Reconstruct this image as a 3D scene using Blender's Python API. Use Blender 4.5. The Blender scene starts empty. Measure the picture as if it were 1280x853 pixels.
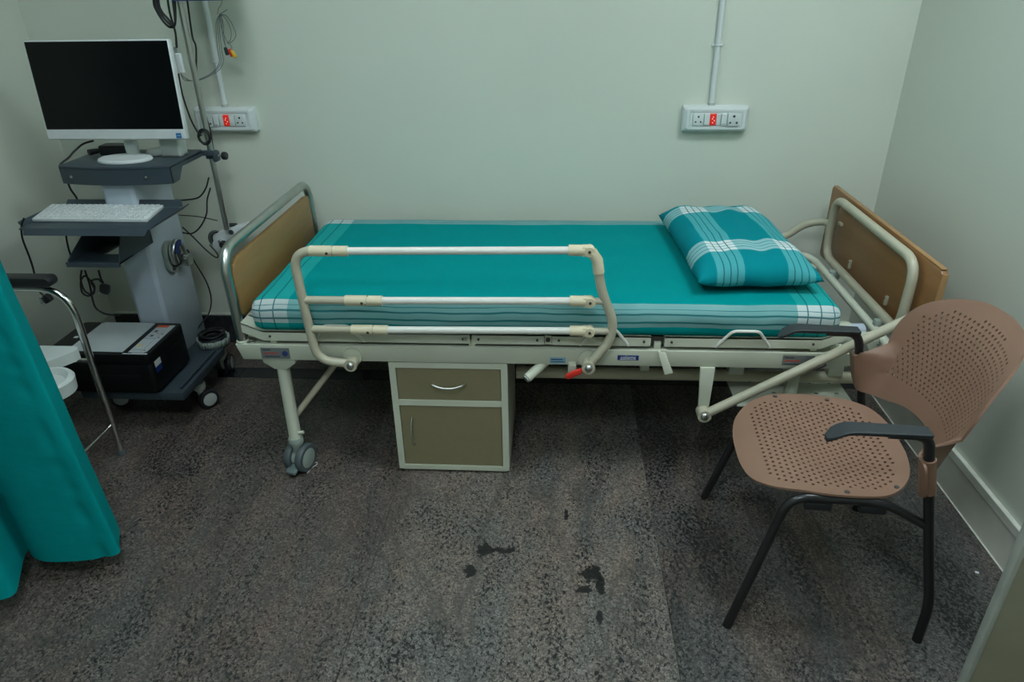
import bpy, bmesh, math, random
import numpy as np
from mathutils import Vector, Matrix, noise
from mathutils.geometry import delaunay_2d_cdt
random.seed(7)
D = bpy.data
SC = bpy.context.scene
COL = SC.collection
PI = math.pi

# ------------------------------------------------------------------ camera
FPX, YAW, PITCH, ROLL = 880.31, .0669, .4798, -.0159
CAM = np.array([0, 0, 1.6])
_cy, _sy, _cp, _sp = math.cos(YAW), math.sin(YAW), math.cos(PITCH), math.sin(PITCH)
_f = np.array([-_sy*_cp, _cy*_cp, -_sp]); _r = np.array([_cy, _sy, 0.0]); _u = np.cross(_r, _f)
_cr, _sr = math.cos(ROLL), math.sin(ROLL)
_r, _u = _cr*_r + _sr*_u, -_sr*_r + _cr*_u
cam_data = D.cameras.new('camera'); cam = D.objects.new('camera', cam_data); COL.objects.link(cam)
cam_data.sensor_width = 36.0; cam_data.lens = FPX/1280*36; cam_data.clip_start = .02
M = Matrix.Identity(4)
for i in range(3):
    M[i][0], M[i][1], M[i][2], M[i][3] = _r[i], _u[i], -_f[i], CAM[i]
cam.matrix_world = M
SC.camera = cam

def ray(px, py):
    return _f + _r*(px-640)/FPX + _u*(426.5-py)/FPX
def aty(px, py, y):            # point of a sight line on the upright plane y = const
    d = ray(px, py); return tuple(CAM + d*(y/d[1]))
def atx(px, py, x):
    d = ray(px, py); return tuple(CAM + d*(x/d[0]))
def atz(px, py, z):
    d = ray(px, py); return tuple(CAM + d*((z-1.6)/d[2]))

# ------------------------------------------------------------------ world, exposure, room light
world = D.worlds.new('world'); SC.world = world; world.use_nodes = True
world.node_tree.nodes['Background'].inputs[0].default_value = (.75, .9, .85, 1)
world.node_tree.nodes['Background'].inputs[1].default_value = .02
SC.view_settings.view_transform = 'Standard'; SC.view_settings.look = 'None'
SC.view_settings.gamma = 1.0; SC.view_settings.use_curve_mapping = False
SC.view_settings.exposure = 0.0
PANEL_LIGHT = 20.3
PANEL_COLOUR = (.855, 1.0, 1.06)
CEIL = 2.75
LIGHT_SPOTS = [(1.0, 1.5, .6, .6, 1.02), (-.9, 1.6, .6, .6, .60), (-.3, .05, .6, .6, 1.2)]   # x, y, size x, size y, strength

# ------------------------------------------------------------------ helpers
def lin(r, g, b):
    f = lambda c: (c/255)/12.92 if c/255 <= .04045 else ((c/255+.055)/1.055)**2.4
    return (f(r), f(g), f(b))

def newmat(name):
    m = D.materials.new(name); m.use_nodes = True
    nt = m.node_tree; b = nt.nodes['Principled BSDF']
    return m, nt, b
def node(nt, t, **kw):
    n = nt.nodes.new(t)
    for k, v in kw.items():
        if k in n.inputs.keys() if hasattr(n.inputs, 'keys') else False: n.inputs[k].default_value = v
        else: setattr(n, k, v)
    return n
def ramp(nt, fac, stops, interp='LINEAR'):
    r = nt.nodes.new('ShaderNodeValToRGB'); r.color_ramp.interpolation = interp
    els = r.color_ramp.elements
    while len(els) < len(stops): els.new(.5)
    for e, (p, c) in zip(els, stops):
        e.position = p; e.color = (*c, 1) if len(c) == 3 else c
    nt.links.new(fac, r.inputs[0]); return r.outputs[0]
def mixc(nt, fac, a, b, mode='MIX'):
    n = nt.nodes.new('ShaderNodeMix'); n.data_type = 'RGBA'; n.blend_type = mode
    for sock, v in ((n.inputs[0], fac), (n.inputs[6], a), (n.inputs[7], b)):
        if hasattr(v, 'node'): nt.links.new(v, sock)
        elif isinstance(v, (int, float)): sock.default_value = v
        else: sock.default_value = (*v, 1)
    return n.outputs[2]
def mth(nt, op, a, b=None, c=None):
    n = nt.nodes.new('ShaderNodeMath'); n.operation = op
    for s, v in zip(n.inputs, (a, b, c)):
        if v is None: continue
        if hasattr(v, 'node'): nt.links.new(v, s)
        else: s.default_value = v
    return n.outputs[0]
def bump(nt, b, height, strength=.2, dist=.002):
    n = nt.nodes.new('ShaderNodeBump'); n.inputs['Strength'].default_value = strength
    n.inputs['Distance'].default_value = dist
    nt.links.new(height, n.inputs['Height']); nt.links.new(n.outputs[0], b.inputs['Normal'])
def pos(nt, scale=(1, 1, 1), rot=(0, 0, 0), kind='Object'):
    t = nt.nodes.new('ShaderNodeTexCoord'); mp = nt.nodes.new('ShaderNodeMapping')
    mp.inputs['Scale'].default_value = scale; mp.inputs['Rotation'].default_value = rot
    nt.links.new(t.outputs[kind], mp.inputs[0]); return mp.outputs[0]
def wpos(nt, scale=(1, 1, 1), rot=(0, 0, 0)):
    t = nt.nodes.new('ShaderNodeNewGeometry'); mp = nt.nodes.new('ShaderNodeMapping')
    mp.inputs['Scale'].default_value = scale; mp.inputs['Rotation'].default_value = rot
    nt.links.new(t.outputs['Position'], mp.inputs[0]); return mp.outputs[0]
def nz(nt, vec, scale, detail=3, rough=.5, dist=0.0):
    n = nt.nodes.new('ShaderNodeTexNoise'); n.inputs['Scale'].default_value = scale
    n.inputs['Detail'].default_value = detail; n.inputs['Roughness'].default_value = rough
    n.inputs['Distortion'].default_value = dist
    nt.links.new(vec, n.inputs['Vector']); return n.outputs['Fac']

def plain(name, col, rough=.5, metal=0.0, var=.08, scale=14, spec=.5, coat=0.0, bmp=0.0):
    """painted / plastic / metal surface with slight procedural mottling"""
    m, nt, b = newmat(name)
    v = nz(nt, pos(nt), scale, 3)
    lo = tuple(c*(1-var) for c in col); hi = tuple(min(1, c*(1+var)) for c in col)
    nt.links.new(ramp(nt, v, [(.3, lo), (.7, hi)]), b.inputs['Base Color'])
    b.inputs['Roughness'].default_value = rough; b.inputs['Metallic'].default_value = metal
    b.inputs['Specular IOR Level'].default_value = spec; b.inputs['Coat Weight'].default_value = coat
    if bmp: bump(nt, b, nz(nt, pos(nt), 400, 2), bmp, .001)
    return m

def smooth(me, angle=35):
    for p in me.polygons: p.use_smooth = True
    try: me.set_sharp_from_angle(angle=math.radians(angle))
    except Exception: pass

class MB:
    """collects shapes into one mesh"""
    def __init__(s): s.bm = bmesh.new()
    def add(s, verts, faces):
        vs = [s.bm.verts.new(v) for v in verts]
        for f in faces:
            try: s.bm.faces.new([vs[i] for i in f])
            except ValueError: pass
        return vs
    def box(s, a, b, bev=0.0, seg=2, rot=None, pivot=None):
        t = bmesh.new()
        bmesh.ops.create_cube(t, size=1)
        for v in t.verts:
            v.co = Vector([(a[i]+b[i])/2 + v.co[i]*(b[i]-a[i]) for i in range(3)])
        if bev: bmesh.ops.bevel(t, geom=t.edges[:], offset=bev, segments=seg, affect='EDGES', profile=.5)
        s._merge(t, rot, pivot, a, b); return s
    def _merge(s, t, rot=None, pivot=None, a=None, b=None):
        if rot is not None:
            c = Vector(pivot) if pivot is not None else Vector([(a[i]+b[i])/2 for i in range(3)])
            mm = Matrix.Translation(c) @ rot.to_4x4() @ Matrix.Translation(-c)
            for v in t.verts: v.co = mm @ v.co
        me = D.meshes.new('t'); t.to_mesh(me); t.free(); s.bm.from_mesh(me); D.meshes.remove(me)
    def tube(s, path, r, seg=12, closed=False, caps=True):
        P = [Vector(p) for p in path]; n = len(P)
        rs = r if isinstance(r, (list, tuple)) else [r]*n
        T = []
        for i in range(n):
            if closed: t = P[(i+1) % n] - P[i-1]
            else: t = P[min(i+1, n-1)] - P[max(i-1, 0)]
            T.append(t.normalized() if t.length > 1e-9 else Vector((0, 0, 1)))
        ref = Vector((0, 0, 1)) if abs(T[0].z) < .9 else Vector((1, 0, 0))
        N = (ref - T[0]*ref.dot(T[0])).normalized()
        rings = []
        for i in range(n):
            if i:
                ax = T[i-1].cross(T[i])
                if ax.length > 1e-7:
                    N = Matrix.Rotation(T[i-1].angle(T[i]), 3, ax.normalized()) @ N
            N = (N - T[i]*N.dot(T[i])).normalized(); B = T[i].cross(N)
            rings.append([s.bm.verts.new(P[i] + (N*math.cos(2*PI*k/seg) + B*math.sin(2*PI*k/seg))*rs[i]) for k in range(seg)])
        for i in range(n if closed else n-1):
            a, b = rings[i], rings[(i+1) % n]
            for k in range(seg):
                s.bm.faces.new((a[k], a[(k+1) % seg], b[(k+1) % seg], b[k]))
        if caps and not closed:
            s.bm.faces.new(rings[0][::-1]); s.bm.faces.new(rings[-1])
        return s
    def cyl(s, a, b, r, seg=20, r2=None): return s.tube([a, b], [r, r if r2 is None else r2], seg)
    def lathe(s, prof, centre, axis='z', seg=28):
        """prof: list of (radius, height) closed at the axis"""
        c = Vector(centre); rings = []
        for (rr, h) in prof:
            ring = []
            for k in range(seg):
                a = 2*PI*k/seg; x, y = rr*math.cos(a), rr*math.sin(a)
                v = {'z': (x, y, h), 'y': (x, h, y), 'x': (h, x, y)}[axis]
                ring.append(s.bm.verts.new(c + Vector(v)))
            rings.append(ring)
        for i in range(len(prof)-1):
            for k in range(seg):
                s.bm.faces.new((rings[i][k], rings[i][(k+1) % seg], rings[i+1][(k+1) % seg], rings[i+1][k]))
        s.bm.faces.new(rings[0]); s.bm.faces.new(rings[-1]); return s
    def prism(s, poly, vec, bev=0.0):
        """polygon (3D points, planar) extruded along vec"""
        t = bmesh.new()
        vs = [t.verts.new(p) for p in poly]; f = t.faces.new(vs)
        e = bmesh.ops.extrude_face_region(t, geom=[f])
        for v in [g for g in e['geom'] if isinstance(g, bmesh.types.BMVert)]: v.co += Vector(vec)
        bmesh.ops.recalc_face_normals(t, faces=t.faces[:])
        if bev:
            ed = [e2 for e2 in t.edges if len(e2.link_faces) == 2 and e2.calc_face_angle(0) > .5]
            bmesh.ops.bevel(t, geom=ed, offset=bev, segments=2, affect='EDGES', profile=.5)
        s._merge(t); return s
    def mesh(s, name, sm=True):
        bmesh.ops.recalc_face_normals(s.bm, faces=s.bm.faces[:])
        me = D.meshes.new(name); s.bm.to_mesh(me); s.bm.free()
        if sm: smooth(me)
        return me
    def build(s, name, mat, parent=None, sm=True):
        return link(name, s.mesh(name, sm), mat, parent)

def link(name, me, mat, parent=None):
    o = D.objects.new(name, me); COL.objects.link(o)
    if mat is not None and not me.materials: me.materials.append(mat)
    if parent is not None:
        o.parent = parent; o.matrix_parent_inverse = WORLD[parent.name].inverted() if parent.name in WORLD else Matrix.Identity(4)
    WORLD[o.name] = Matrix.Identity(4)
    return o
WORLD = {}
def tag(o, label, cat, group=None):
    o['label'] = label; o['category'] = cat
    if group: o['group'] = group
    return o
def struct(o): o['kind'] = 'structure'; return o
def thing(name, label, cat, loc, rotz=0.0, group=None, local=False):
    o = D.objects.new(name, None); COL.objects.link(o); o.empty_display_size = .1
    o.location = loc; o.rotation_euler = (0, 0, rotz)
    if not local: WORLD[o.name] = Matrix.Translation(Vector(loc)) @ Matrix.Rotation(rotz, 4, 'Z')
    return tag(o, label, cat, group)

def fillet(pts, rad, n=6):
    """round the corners of a polyline"""
    P = [Vector(p) for p in pts]; out = [P[0]]
    for i in range(1, len(P)-1):
        a, b, c = P[i-1], P[i], P[i+1]
        r = rad[i-1] if isinstance(rad, (list, tuple)) else rad
        d1, d2 = (a-b), (c-b); L = min(r, d1.length*.49, d2.length*.49)
        p, q = b + d1.normalized()*L, b + d2.normalized()*L
        for k in range(n+1):
            t = k/n; out.append(p*(1-t)**2 + b*2*t*(1-t) + q*t*t)
    out.append(P[-1]); return out
def spline(pts, n=8):
    """catmull-rom through points"""
    P = [Vector(p) for p in pts]; P = [P[0]*2-P[1]] + P + [P[-1]*2-P[-2]]; out = []
    for i in range(1, len(P)-2):
        for k in range(n):
            t = k/n; a, b, c, d = P[i-1:i+3]
            out.append(.5*((2*b) + (c-a)*t + (2*a-5*b+4*c-d)*t*t + (3*b-a-3*c+d)*t**3))
    out.append(P[-2]); return out
def rrect(cx, cy, w, h, r, n=5):
    """rounded rectangle outline (2D)"""
    out = []
    for (sx, sy, a0) in ((1, 1, 0), (-1, 1, 90), (-1, -1, 180), (1, -1, 270)):
        for k in range(n+1):
            a = math.radians(a0 + 90*k/n)
            out.append((cx + sx*(w/2-r) + r*math.cos(a), cy + sy*(h/2-r) + r*math.sin(a)))
    return out
def cloth_text(s, size, mat, parent, loc, rot, name='lettering', align='CENTER', depth=.0004):
    cu = D.curves.new('t', 'FONT'); cu.body = s; cu.size = size; cu.align_x = align; cu.align_y = 'CENTER'; cu.extrude = depth
    to = D.objects.new('t', cu); COL.objects.link(to)
    bpy.context.view_layer.update()
    me = D.meshes.new_from_object(to.evaluated_get(bpy.context.evaluated_depsgraph_get()))
    D.objects.remove(to); D.curves.remove(cu)
    me.transform(Matrix.Translation(loc) @ rot.to_4x4())
    me.materials.clear()
    return link(name, me, mat, parent)
FACING = Matrix.Rotation(PI/2, 3, 'X')        # text upright on a face looking towards -y

# ------------------------------------------------------------------ materials
def wall_paint(name, col):
    m, nt, b = newmat(name)
    p = wpos(nt)
    c = mixc(nt, ramp(nt, nz(nt, p, 1.1, 4, .6), [(.35, (0, 0, 0)), (.7, (1, 1, 1))]), col, tuple(c*.955 for c in col))
    c = mixc(nt, ramp(nt, nz(nt, p, 9, 3), [(.62, (0, 0, 0)), (.8, (.25, .25, .25))]), c, tuple(x*y for x, y in zip(col, (1.02, 1.0, .93))))
    nt.links.new(c, b.inputs['Base Color']); b.inputs['Roughness'].default_value = .42
    bump(nt, b, nz(nt, p, 60, 3), .06, .003)
    return m
M_WALL = wall_paint('wall_paint', (.66, .69, .60))
M_CEIL = plain('ceiling_paint', (.72, .73, .68), .8, var=.02)

def granite(name, warm, cool, dark=.42, seed=0.0, blobs=(), flow=.5, second=None):
    m, nt, b = newmat(name)
    p = wpos(nt)
    off = nt.nodes.new('ShaderNodeVectorMath'); off.operation = 'ADD'; off.inputs[1].default_value = (seed, seed*1.7, seed*.3)
    nt.links.new(p, off.inputs[0]); pv = off.outputs[0]
    mp = nt.nodes.new('ShaderNodeMapping'); mp.inputs['Rotation'].default_value = (0, 0, .55); mp.inputs['Scale'].default_value = (1, .38, 1)
    nt.links.new(pv, mp.inputs[0]); pf = mp.outputs[0]
    cloud = nz(nt, pf, 3.2, 6, .62, 1.6)
    cm = ramp(nt, cloud, [(.38, (0, 0, 0)), (.62, (1, 1, 1))])
    base = mixc(nt, cm, warm, cool)
    if second:                             # a browner run of the same stone left of a wandering seam
        sx = nt.nodes.new('ShaderNodeSeparateXYZ'); nt.links.new(p, sx.inputs[0])
        q = mth(nt, 'ADD', sx.outputs[0], mth(nt, 'MULTIPLY', mth(nt, 'SUBTRACT', nz(nt, p, 2.2, 4, .6, .8), .5), .55))
        q = mth(nt, 'SUBTRACT', q, mth(nt, 'MULTIPLY', sx.outputs[1], .10))
        base = mixc(nt, ramp(nt, mth(nt, 'ADD', q, 1.0), [(.28, (1, 1, 1)), (.44, (0, 0, 0))]), base, mixc(nt, cm, *second))
    # pale crystals
    v = nt.nodes.new('ShaderNodeTexVoronoi'); v.inputs['Scale'].default_value = 210
    nt.links.new(pv, v.inputs['Vector'])
    sep = nt.nodes.new('ShaderNodeSeparateColor'); nt.links.new(v.outputs['Color'], sep.inputs[0])
    base = mixc(nt, ramp(nt, sep.outputs[0], [(0, (.45, .45, .45)), (.6, (1, 1, 1)), (1, (1.75, 1.75, 1.7))]), (0, 0, 0), base, 'MIX') if False else \
        mixc(nt, 1.0, base, ramp(nt, sep.outputs[0], [(0, (.5, .5, .5)), (.6, (1, 1, 1)), (1, (1.7, 1.7, 1.66))]), 'MULTIPLY')
    # black mica, in drifts
    mp2 = nt.nodes.new('ShaderNodeMapping'); mp2.inputs['Rotation'].default_value = (0, 0, .55); mp2.inputs['Scale'].default_value = (1, .72, 1)
    nt.links.new(pv, mp2.inputs[0]); pf2 = mp2.outputs[0]
    drift = nz(nt, pf, 5, 4, .6, 1.0)
    sp = nz(nt, pf2, 100, 5, .70, .25)
    thr = mth(nt, 'ADD', sp, mth(nt, 'MULTIPLY', mth(nt, 'SUBTRACT', drift, .5), .38*flow*2))
    mica = ramp(nt, thr, [(dark, (1, 1, 1)), (dark+.03, (0, 0, 0))])
    base = mixc(nt, mica, base, (.012, .014, .014))
    # dark drawn-out veins
    vein = nz(nt, pf, 2.1, 5, .55, 2.6)
    vm = ramp(nt, vein, [(.47, (0, 0, 0)), (.5, (.55, .55, .55)), (.53, (0, 0, 0))])
    base = mixc(nt, vm, base, tuple(c*.45 for c in cool))
    for (x, y, rx, ry) in blobs:          # black inclusions in the stone
        d = nt.nodes.new('ShaderNodeVectorMath'); d.operation = 'SUBTRACT'; d.inputs[1].default_value = (x, y, 0)
        nt.links.new(p, d.inputs[0])
        w = nt.nodes.new('ShaderNodeVectorMath'); w.operation = 'MULTIPLY'; w.inputs[1].default_value = (1/rx, 1/ry, 0)
        nt.links.new(d.outputs[0], w.inputs[0])
        ln = nt.nodes.new('ShaderNodeVectorMath'); ln.operation = 'LENGTH'; nt.links.new(w.outputs[0], ln.inputs[0])
        q = mth(nt, 'ADD', ln.outputs['Value'], mth(nt, 'MULTIPLY', mth(nt, 'SUBTRACT', nz(nt, p, 38, 3, .6), .5), 2.6))
        base = mixc(nt, ramp(nt, q, [(.8, (.92, .92, .92)), (1.0, (0, 0, 0))]), base, (.008, .01, .01))
    nt.links.new(base, b.inputs['Base Color'])
    b.inputs['Roughness'].default_value = .38; b.inputs['Specular IOR Level'].default_value = .35
    bump(nt, b, sp, .08, .001)
    return m
BL = [(-.205, 1.645, .026, .034), (-.145, 1.648, .040, .014), (-.24, 1.56, .024, .024), (.125, 1.56, .034, .036), (.098, 1.498, .024, .018),
      (.148, 1.515, .014, .038), (.14, 1.40, .012, .026), (.05, 1.82, .008, .03)]
M_GRANITE_A = granite('granite_brown', (.126, .095, .081), (.104, .093, .084), .42, 0.0, (), .5)
M_GRANITE_B = granite('granite_grey', (.170, .136, .113), (.130, .124, .114), .42, 0.0, BL, .5, ((.126, .095, .081), (.104, .093, .084)))
M_GRANITE_C = granite('granite_swirled', (.118, .093, .079), (.086, .084, .079), .435, 8.0, (), .65)
M_BLACKSTONE = plain('black_granite', (.012, .014, .018), .22, var=.3, scale=60)
M_DARKSKIRT = plain('dark_granite_skirting', (.030, .033, .035), .25, var=.35, scale=40)
M_PALESTONE = plain('pale_marble', (.60, .59, .52), .25, var=.12, scale=6)
M_GROUT = plain('grout', (.085, .078, .070), .9)
M_CAP = plain('skirting_cap_paint', (.62, .63, .55), .5)

M_CREAM = plain('cream_powder_coat', (.56, .58, .47), .38, var=.03, scale=8)
M_BEIGE = plain('beige_enamel_tube', (.46, .43, .32), .35, var=.04)
M_IVORY = plain('ivory_plastic', (.66, .59, .41), .4, var=.03)
M_RAILWHITE = plain('white_plastic_tube', (.70, .70, .64), .32, var=.02)
M_STEEL = plain('brushed_steel', (.52, .53, .50), .3, 1.0, var=.08)
M_CHROME = plain('chrome', (.72, .72, .70), .16, 1.0, var=.05)
M_BOLT = plain('zinc_bolt', (.45, .45, .44), .3, 1.0)
M_DARKBOLT = plain('dark_screw', (.05, .045, .04), .5)
M_RED = plain('red_plastic', (.70, .035, .02), .4)
M_TAUPE = plain('taupe_laminate', (.228, .198, .112), .45, var=.03, scale=30)
M_CASTER = plain('caster_grey', (.30, .35, .31), .5)
M_TYRE = plain('rubber_grey', (.075, .095, .10), .55)
M_PEDAL = plain('pedal_plastic', (.115, .155, .15), .5)
M_BROWN = plain('brown_polypropylene', (.250, .140, .094), .48, var=.05, scale=9, bmp=.05)
M_BLACK = plain('black_plastic', (.016, .017, .019), .42)
M_BLACKMETAL = plain('black_enamel', (.010, .010, .011), .35, coat=.2)
M_ARM = plain('black_armrest_polymer', (.026, .031, .036), .5, bmp=.08)
M_SLATE = plain('slate_powder_coat', (.040, .058, .072), .42, var=.05)
M_COLUMN = plain('lilac_white_enamel', (.46, .53, .60), .30, var=.02)
M_PCWHITE = plain('white_plastic', (.64, .67, .67), .4, var=.02)
M_PCGREY = plain('pale_grey_plastic', (.46, .50, .47), .35)
M_SCREEN = plain('switched_off_screen', (.004, .0045, .005), .22, var=.1, spec=.25)
M_CABLE = plain('black_cable', (.010, .011, .012), .5)
M_GREYCABLE = plain('grey_cable', (.17, .19, .19), .5)
M_SOCKET = plain('white_bakelite', (.66, .70, .69), .3, var=.02)
M_HOLE = plain('dark_hole', (.012, .012, .013), .7)
M_BLUE = plain('blue_label', (.006, .028, .17), .4, var=.03)
M_SKYBLUE = plain('pale_blue_label', (.22, .42, .52), .4)
M_PLATE = plain('grey_metal_label', (.20, .215, .22), .4, .3)
M_WHITEINK = plain('white_ink', (.75, .78, .8), .5)
M_BLUEINK = plain('blue_ink', (.02, .04, .16), .5)
M_REDINK = plain('red_ink', (.45, .05, .04), .5)
M_DARKINK = plain('dark_ink', (.05, .055, .06), .5)
M_ORANGE = plain('orange_ink', (.62, .10, .02), .5)
M_YELLOW = plain('yellow_plastic', (.75, .46, .02), .4)
M_GREENCLIP = plain('dark_green_plastic', (.012, .035, .032), .4)
M_PORCELAIN = plain('white_moulded_plastic', (.62, .67, .64), .3, var=.02)
M_OLIVE = plain('olive_laminate', (.30, .285, .205), .5, var=.04)
M_EDGE = plain('pale_edge_band', (.44, .46, .41), .45)
M_PRINTER = plain('printer_black', (.006, .0065, .007), .38, spec=.25)
M_PAPERTOP = plain('scanner_lid_insert', (.42, .46, .47), .28, var=.03)

def emissive(name, col, s):
    m, nt, b = newmat(name)
    b.inputs['Base Color'].default_value = (.8, .8, .8, 1)
    b.inputs['Emission Color'].default_value = (*col, 1); b.inputs['Emission Strength'].default_value = s
    return m
def glow_red():
    m, nt, b = newmat('lit_red_switch')
    b.inputs['Base Color'].default_value = (.7, .02, .01, 1)
    b.inputs['Emission Color'].default_value = (1, .02, .008, 1); b.inputs['Emission Strength'].default_value = .22
    return m
M_REDSWITCH = glow_red()
M_NEON = emissive('switch_neon', (1, .40, .35), .7)

def wood(name, a, b_, rot=0):
    m, nt, b = newmat(name)
    p = pos(nt, (1, .12, 1.0) if not rot else (1, 1, .12))
    g = nz(nt, p, 26, 5, .6, .6)
    c = ramp(nt, g, [(.3, a), (.7, b_)])
    c2 = mixc(nt, ramp(nt, nz(nt, p, 5, 3), [(.4, (0, 0, 0)), (.75, (.5, .5, .5))]), c, tuple(x*.7 for x in a))
    nt.links.new(c2, b.inputs['Base Color']); b.inputs['Roughness'].default_value = .42
    return m
M_WOODFOOT = wood('golden_laminate', (.285, .160, .055), (.375, .215, .078))
M_WOODHEAD = wood('brown_laminate', (.262, .124, .044), (.33, .16, .060))
M_WOODEDGE = plain('laminate_edge', (.36, .20, .085), .45)

def plaid(name, bands_u, bands_v, lines_u, lines_v, teal, warp, weft, white, dark):
    """woven check: bands and lines given in metres along the cloth (UV)"""
    m, nt, b = newmat(name)
    uv = nt.nodes.new('ShaderNodeUVMap'); s = nt.nodes.new('ShaderNodeSeparateXYZ')
    wob = nt.nodes.new('ShaderNodeVectorMath'); wob.operation = 'ADD'
    nn = nt.nodes.new('ShaderNodeTexNoise'); nn.inputs['Scale'].default_value = 5; nn.inputs['Detail'].default_value = 2
    nt.links.new(uv.outputs[0], nn.inputs['Vector'])
    sc = nt.nodes.new('ShaderNodeVectorMath'); sc.operation = 'MULTIPLY_ADD'; sc.inputs[1].default_value = (.016, .018, 0); sc.inputs[2].default_value = (-.008, -.009, 0)
    nt.links.new(nn.outputs['Color'], sc.inputs[0]); nt.links.new(uv.outputs[0], wob.inputs[0]); nt.links.new(sc.outputs[0], wob.inputs[1])
    nt.links.new(wob.outputs[0], s.inputs[0])
    def mask(co, spans):
        tot = None
        for (a, c) in spans:
            k = mth(nt, 'MULTIPLY', mth(nt, 'GREATER_THAN', co, a), mth(nt, 'LESS_THAN', co, c))
            tot = k if tot is None else mth(nt, 'MAXIMUM', tot, k)
        return tot
    bu, bv = mask(s.outputs[0], bands_u), mask(s.outputs[1], bands_v)
    col = mixc(nt, bu, teal, weft)
    col = mixc(nt, bv, col, warp)
    col = mixc(nt, mth(nt, 'MULTIPLY', bu, bv), col, white)
    ln = mth(nt, 'MAXIMUM', mask(s.outputs[0], lines_u), mask(s.outputs[1], lines_v))
    col = mixc(nt, mth(nt, 'MULTIPLY', ln, .85), col, dark)
    col = mixc(nt, ramp(nt, nz(nt, uv.outputs[0], 7, 4), [(.3, (0, 0, 0)), (.8, (.22, .22, .22))]), col, (.0, .20, .21))
    nt.links.new(col, b.inputs['Base Color']); b.inputs['Roughness'].default_value = .82
    b.inputs['Specular IOR Level'].default_value = .04
    bump(nt, b, nz(nt, uv.outputs[0], 500, 2), .12, .0008)
    return m
TEAL, WARP, WEFT, WHITE, DARKT = (.0005, .262, .268), (.200, .400, .40), (.018, .350, .335), (.56, .63, .63), (.004, .125, .14)

def curtain_mat():
    m, nt, b = newmat('teal_curtain_cloth')
    p = pos(nt)
    c = ramp(nt, nz(nt, p, 3, 4), [(.3, (.0008, .235, .242)), (.75, (.0012, .290, .298))])
    nt.links.new(c, b.inputs['Base Color']); b.inputs['Roughness'].default_value = .8
    b.inputs['Specular IOR Level'].default_value = .06
    h = nz(nt, pos(nt, (1, 1, 3)), 9, 3); bump(nt, b, h, .25, .01)
    return m
M_CURTAIN = curtain_mat()

# ================================================================== THE SETTING
XL, XR, YB, YF = -2.176, 1.362, 3.024, -1.6
o = struct(MB().box((XL, YF, -.08), (XR, YB, -.012)).build('floor', M_GROUT)); FLOOR = o
xj = [XL, -1.425, -.545, .335, 1.215, XR]; yj = [YF, .38, 2.672]
sm_ = [M_GRANITE_A, M_GRANITE_B, M_GRANITE_B, M_GRANITE_C, M_GRANITE_C]
for i in range(5):
    for j in range(2):
        g = .0005
        MB().box((xj[i]+g, yj[j]+g, -.012), (xj[i+1]-g, yj[j+1]-g, 0), .0008, 1).build('stone_slab', sm_[i], FLOOR)
for i in range(5):
    MB().box((xj[i]+.0005, 2.762, -.012), (xj[i+1]-.0005, YB-.001, 0)).build('stone_slab', sm_[i], FLOOR)
    MB().box((xj[i]+.0008, 2.673, -.012), (xj[i+1]-.0008, 2.761, .0004)).build('border_slab', M_BLACKSTONE, FLOOR)
struct(MB().box((XL-.12, YB, -.08), (XR+.12, YB+.12, CEIL+.1)).build('wall_back', M_WALL))
struct(MB().box((XL-.12, YF, -.08), (XL, YB, CEIL+.1)).build('wall_left', M_WALL))
struct(MB().box((XR, YF, -.08), (XR+.12, YB, CEIL+.1)).build('wall_right', M_WALL))
struct(MB().box((XL-.12, YF-.12, -.08), (XR+.12, YF, CEIL+.1)).build('wall_front', M_WALL))
struct(MB().box((XL, YF, CEIL), (XR, YB, CEIL+.1)).build('ceiling', M_CEIL))
sk = struct(MB().box((XL+.012, YB-.014, 0), (XR-.012, YB, .146), .002, 1).build('baseboard_back', M_DARKSKIRT))
MB().box((XL+.012, YB-.012, .146), (XR-.012, YB, .156), .002, 1).build('cap_strip', M_CAP, sk)
for nm, xa, xb in (('baseboard_right', XR-.014, XR), ('baseboard_left', XL, XL+.014)):
    b_ = struct(MB().box((xa, YF, 0), (xb, YB-.014, .128), .001, 1).build(nm, M_PALESTONE))
    MB().box((xa-.0045 if xa > 0 else xb, YF, 0), (xa if xa > 0 else xb+.0045, YB-.014, .0022)).build('grout_line', M_CAP, b_)
    MB().box((xa-.002 if xa > 0 else xa, YF, .128), (xb if xa > 0 else xb+.002, YB-.014, .158), .002, 1).build('cap_strip', M_CAP, b_)

for k, (lx, ly, sx, sy, st) in enumerate(LIGHT_SPOTS):
    t = thing('ceiling_light', ['square white ceiling light panel above the brown chair', 'square white ceiling light panel near the privacy curtain', 'square white ceiling light panel in the middle of the room'][k], 'light', (lx, ly, CEIL-.03), group='ceiling light panels')
    fr = MB()
    for (a, b_) in (((lx-sx/2-.02, ly-sy/2-.02), (lx+sx/2+.02, ly-sy/2)), ((lx-sx/2-.02, ly+sy/2), (lx+sx/2+.02, ly+sy/2+.02)),
                    ((lx-sx/2-.02, ly-sy/2), (lx-sx/2, ly+sy/2)), ((lx+sx/2, ly-sy/2), (lx+sx/2+.02, ly+sy/2))):
        fr.box((*a, CEIL-.03), (*b_, CEIL))
    fr.build('frame', M_PCWHITE, t)
    MB().box((lx-sx/2, ly-sy/2, CEIL-.02), (lx+sx/2, ly+sy/2, CEIL-.004)).build('diffuser', emissive('light_diffuser', PANEL_COLOUR, PANEL_LIGHT*st), t)

pp = thing('partition_panel', 'olive laminate partition panel with pale edge band by the right wall', 'partition', (1.15, 1.16, 0))
MB().box((.957, 1.125, 0), (XR-.002, 1.141, 2.1)).build('panel', M_OLIVE, pp)
MB().box((.945, 1.122, 0), (.957, 1.144, 2.1), .002).build('edge_band', M_EDGE, pp)

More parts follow.
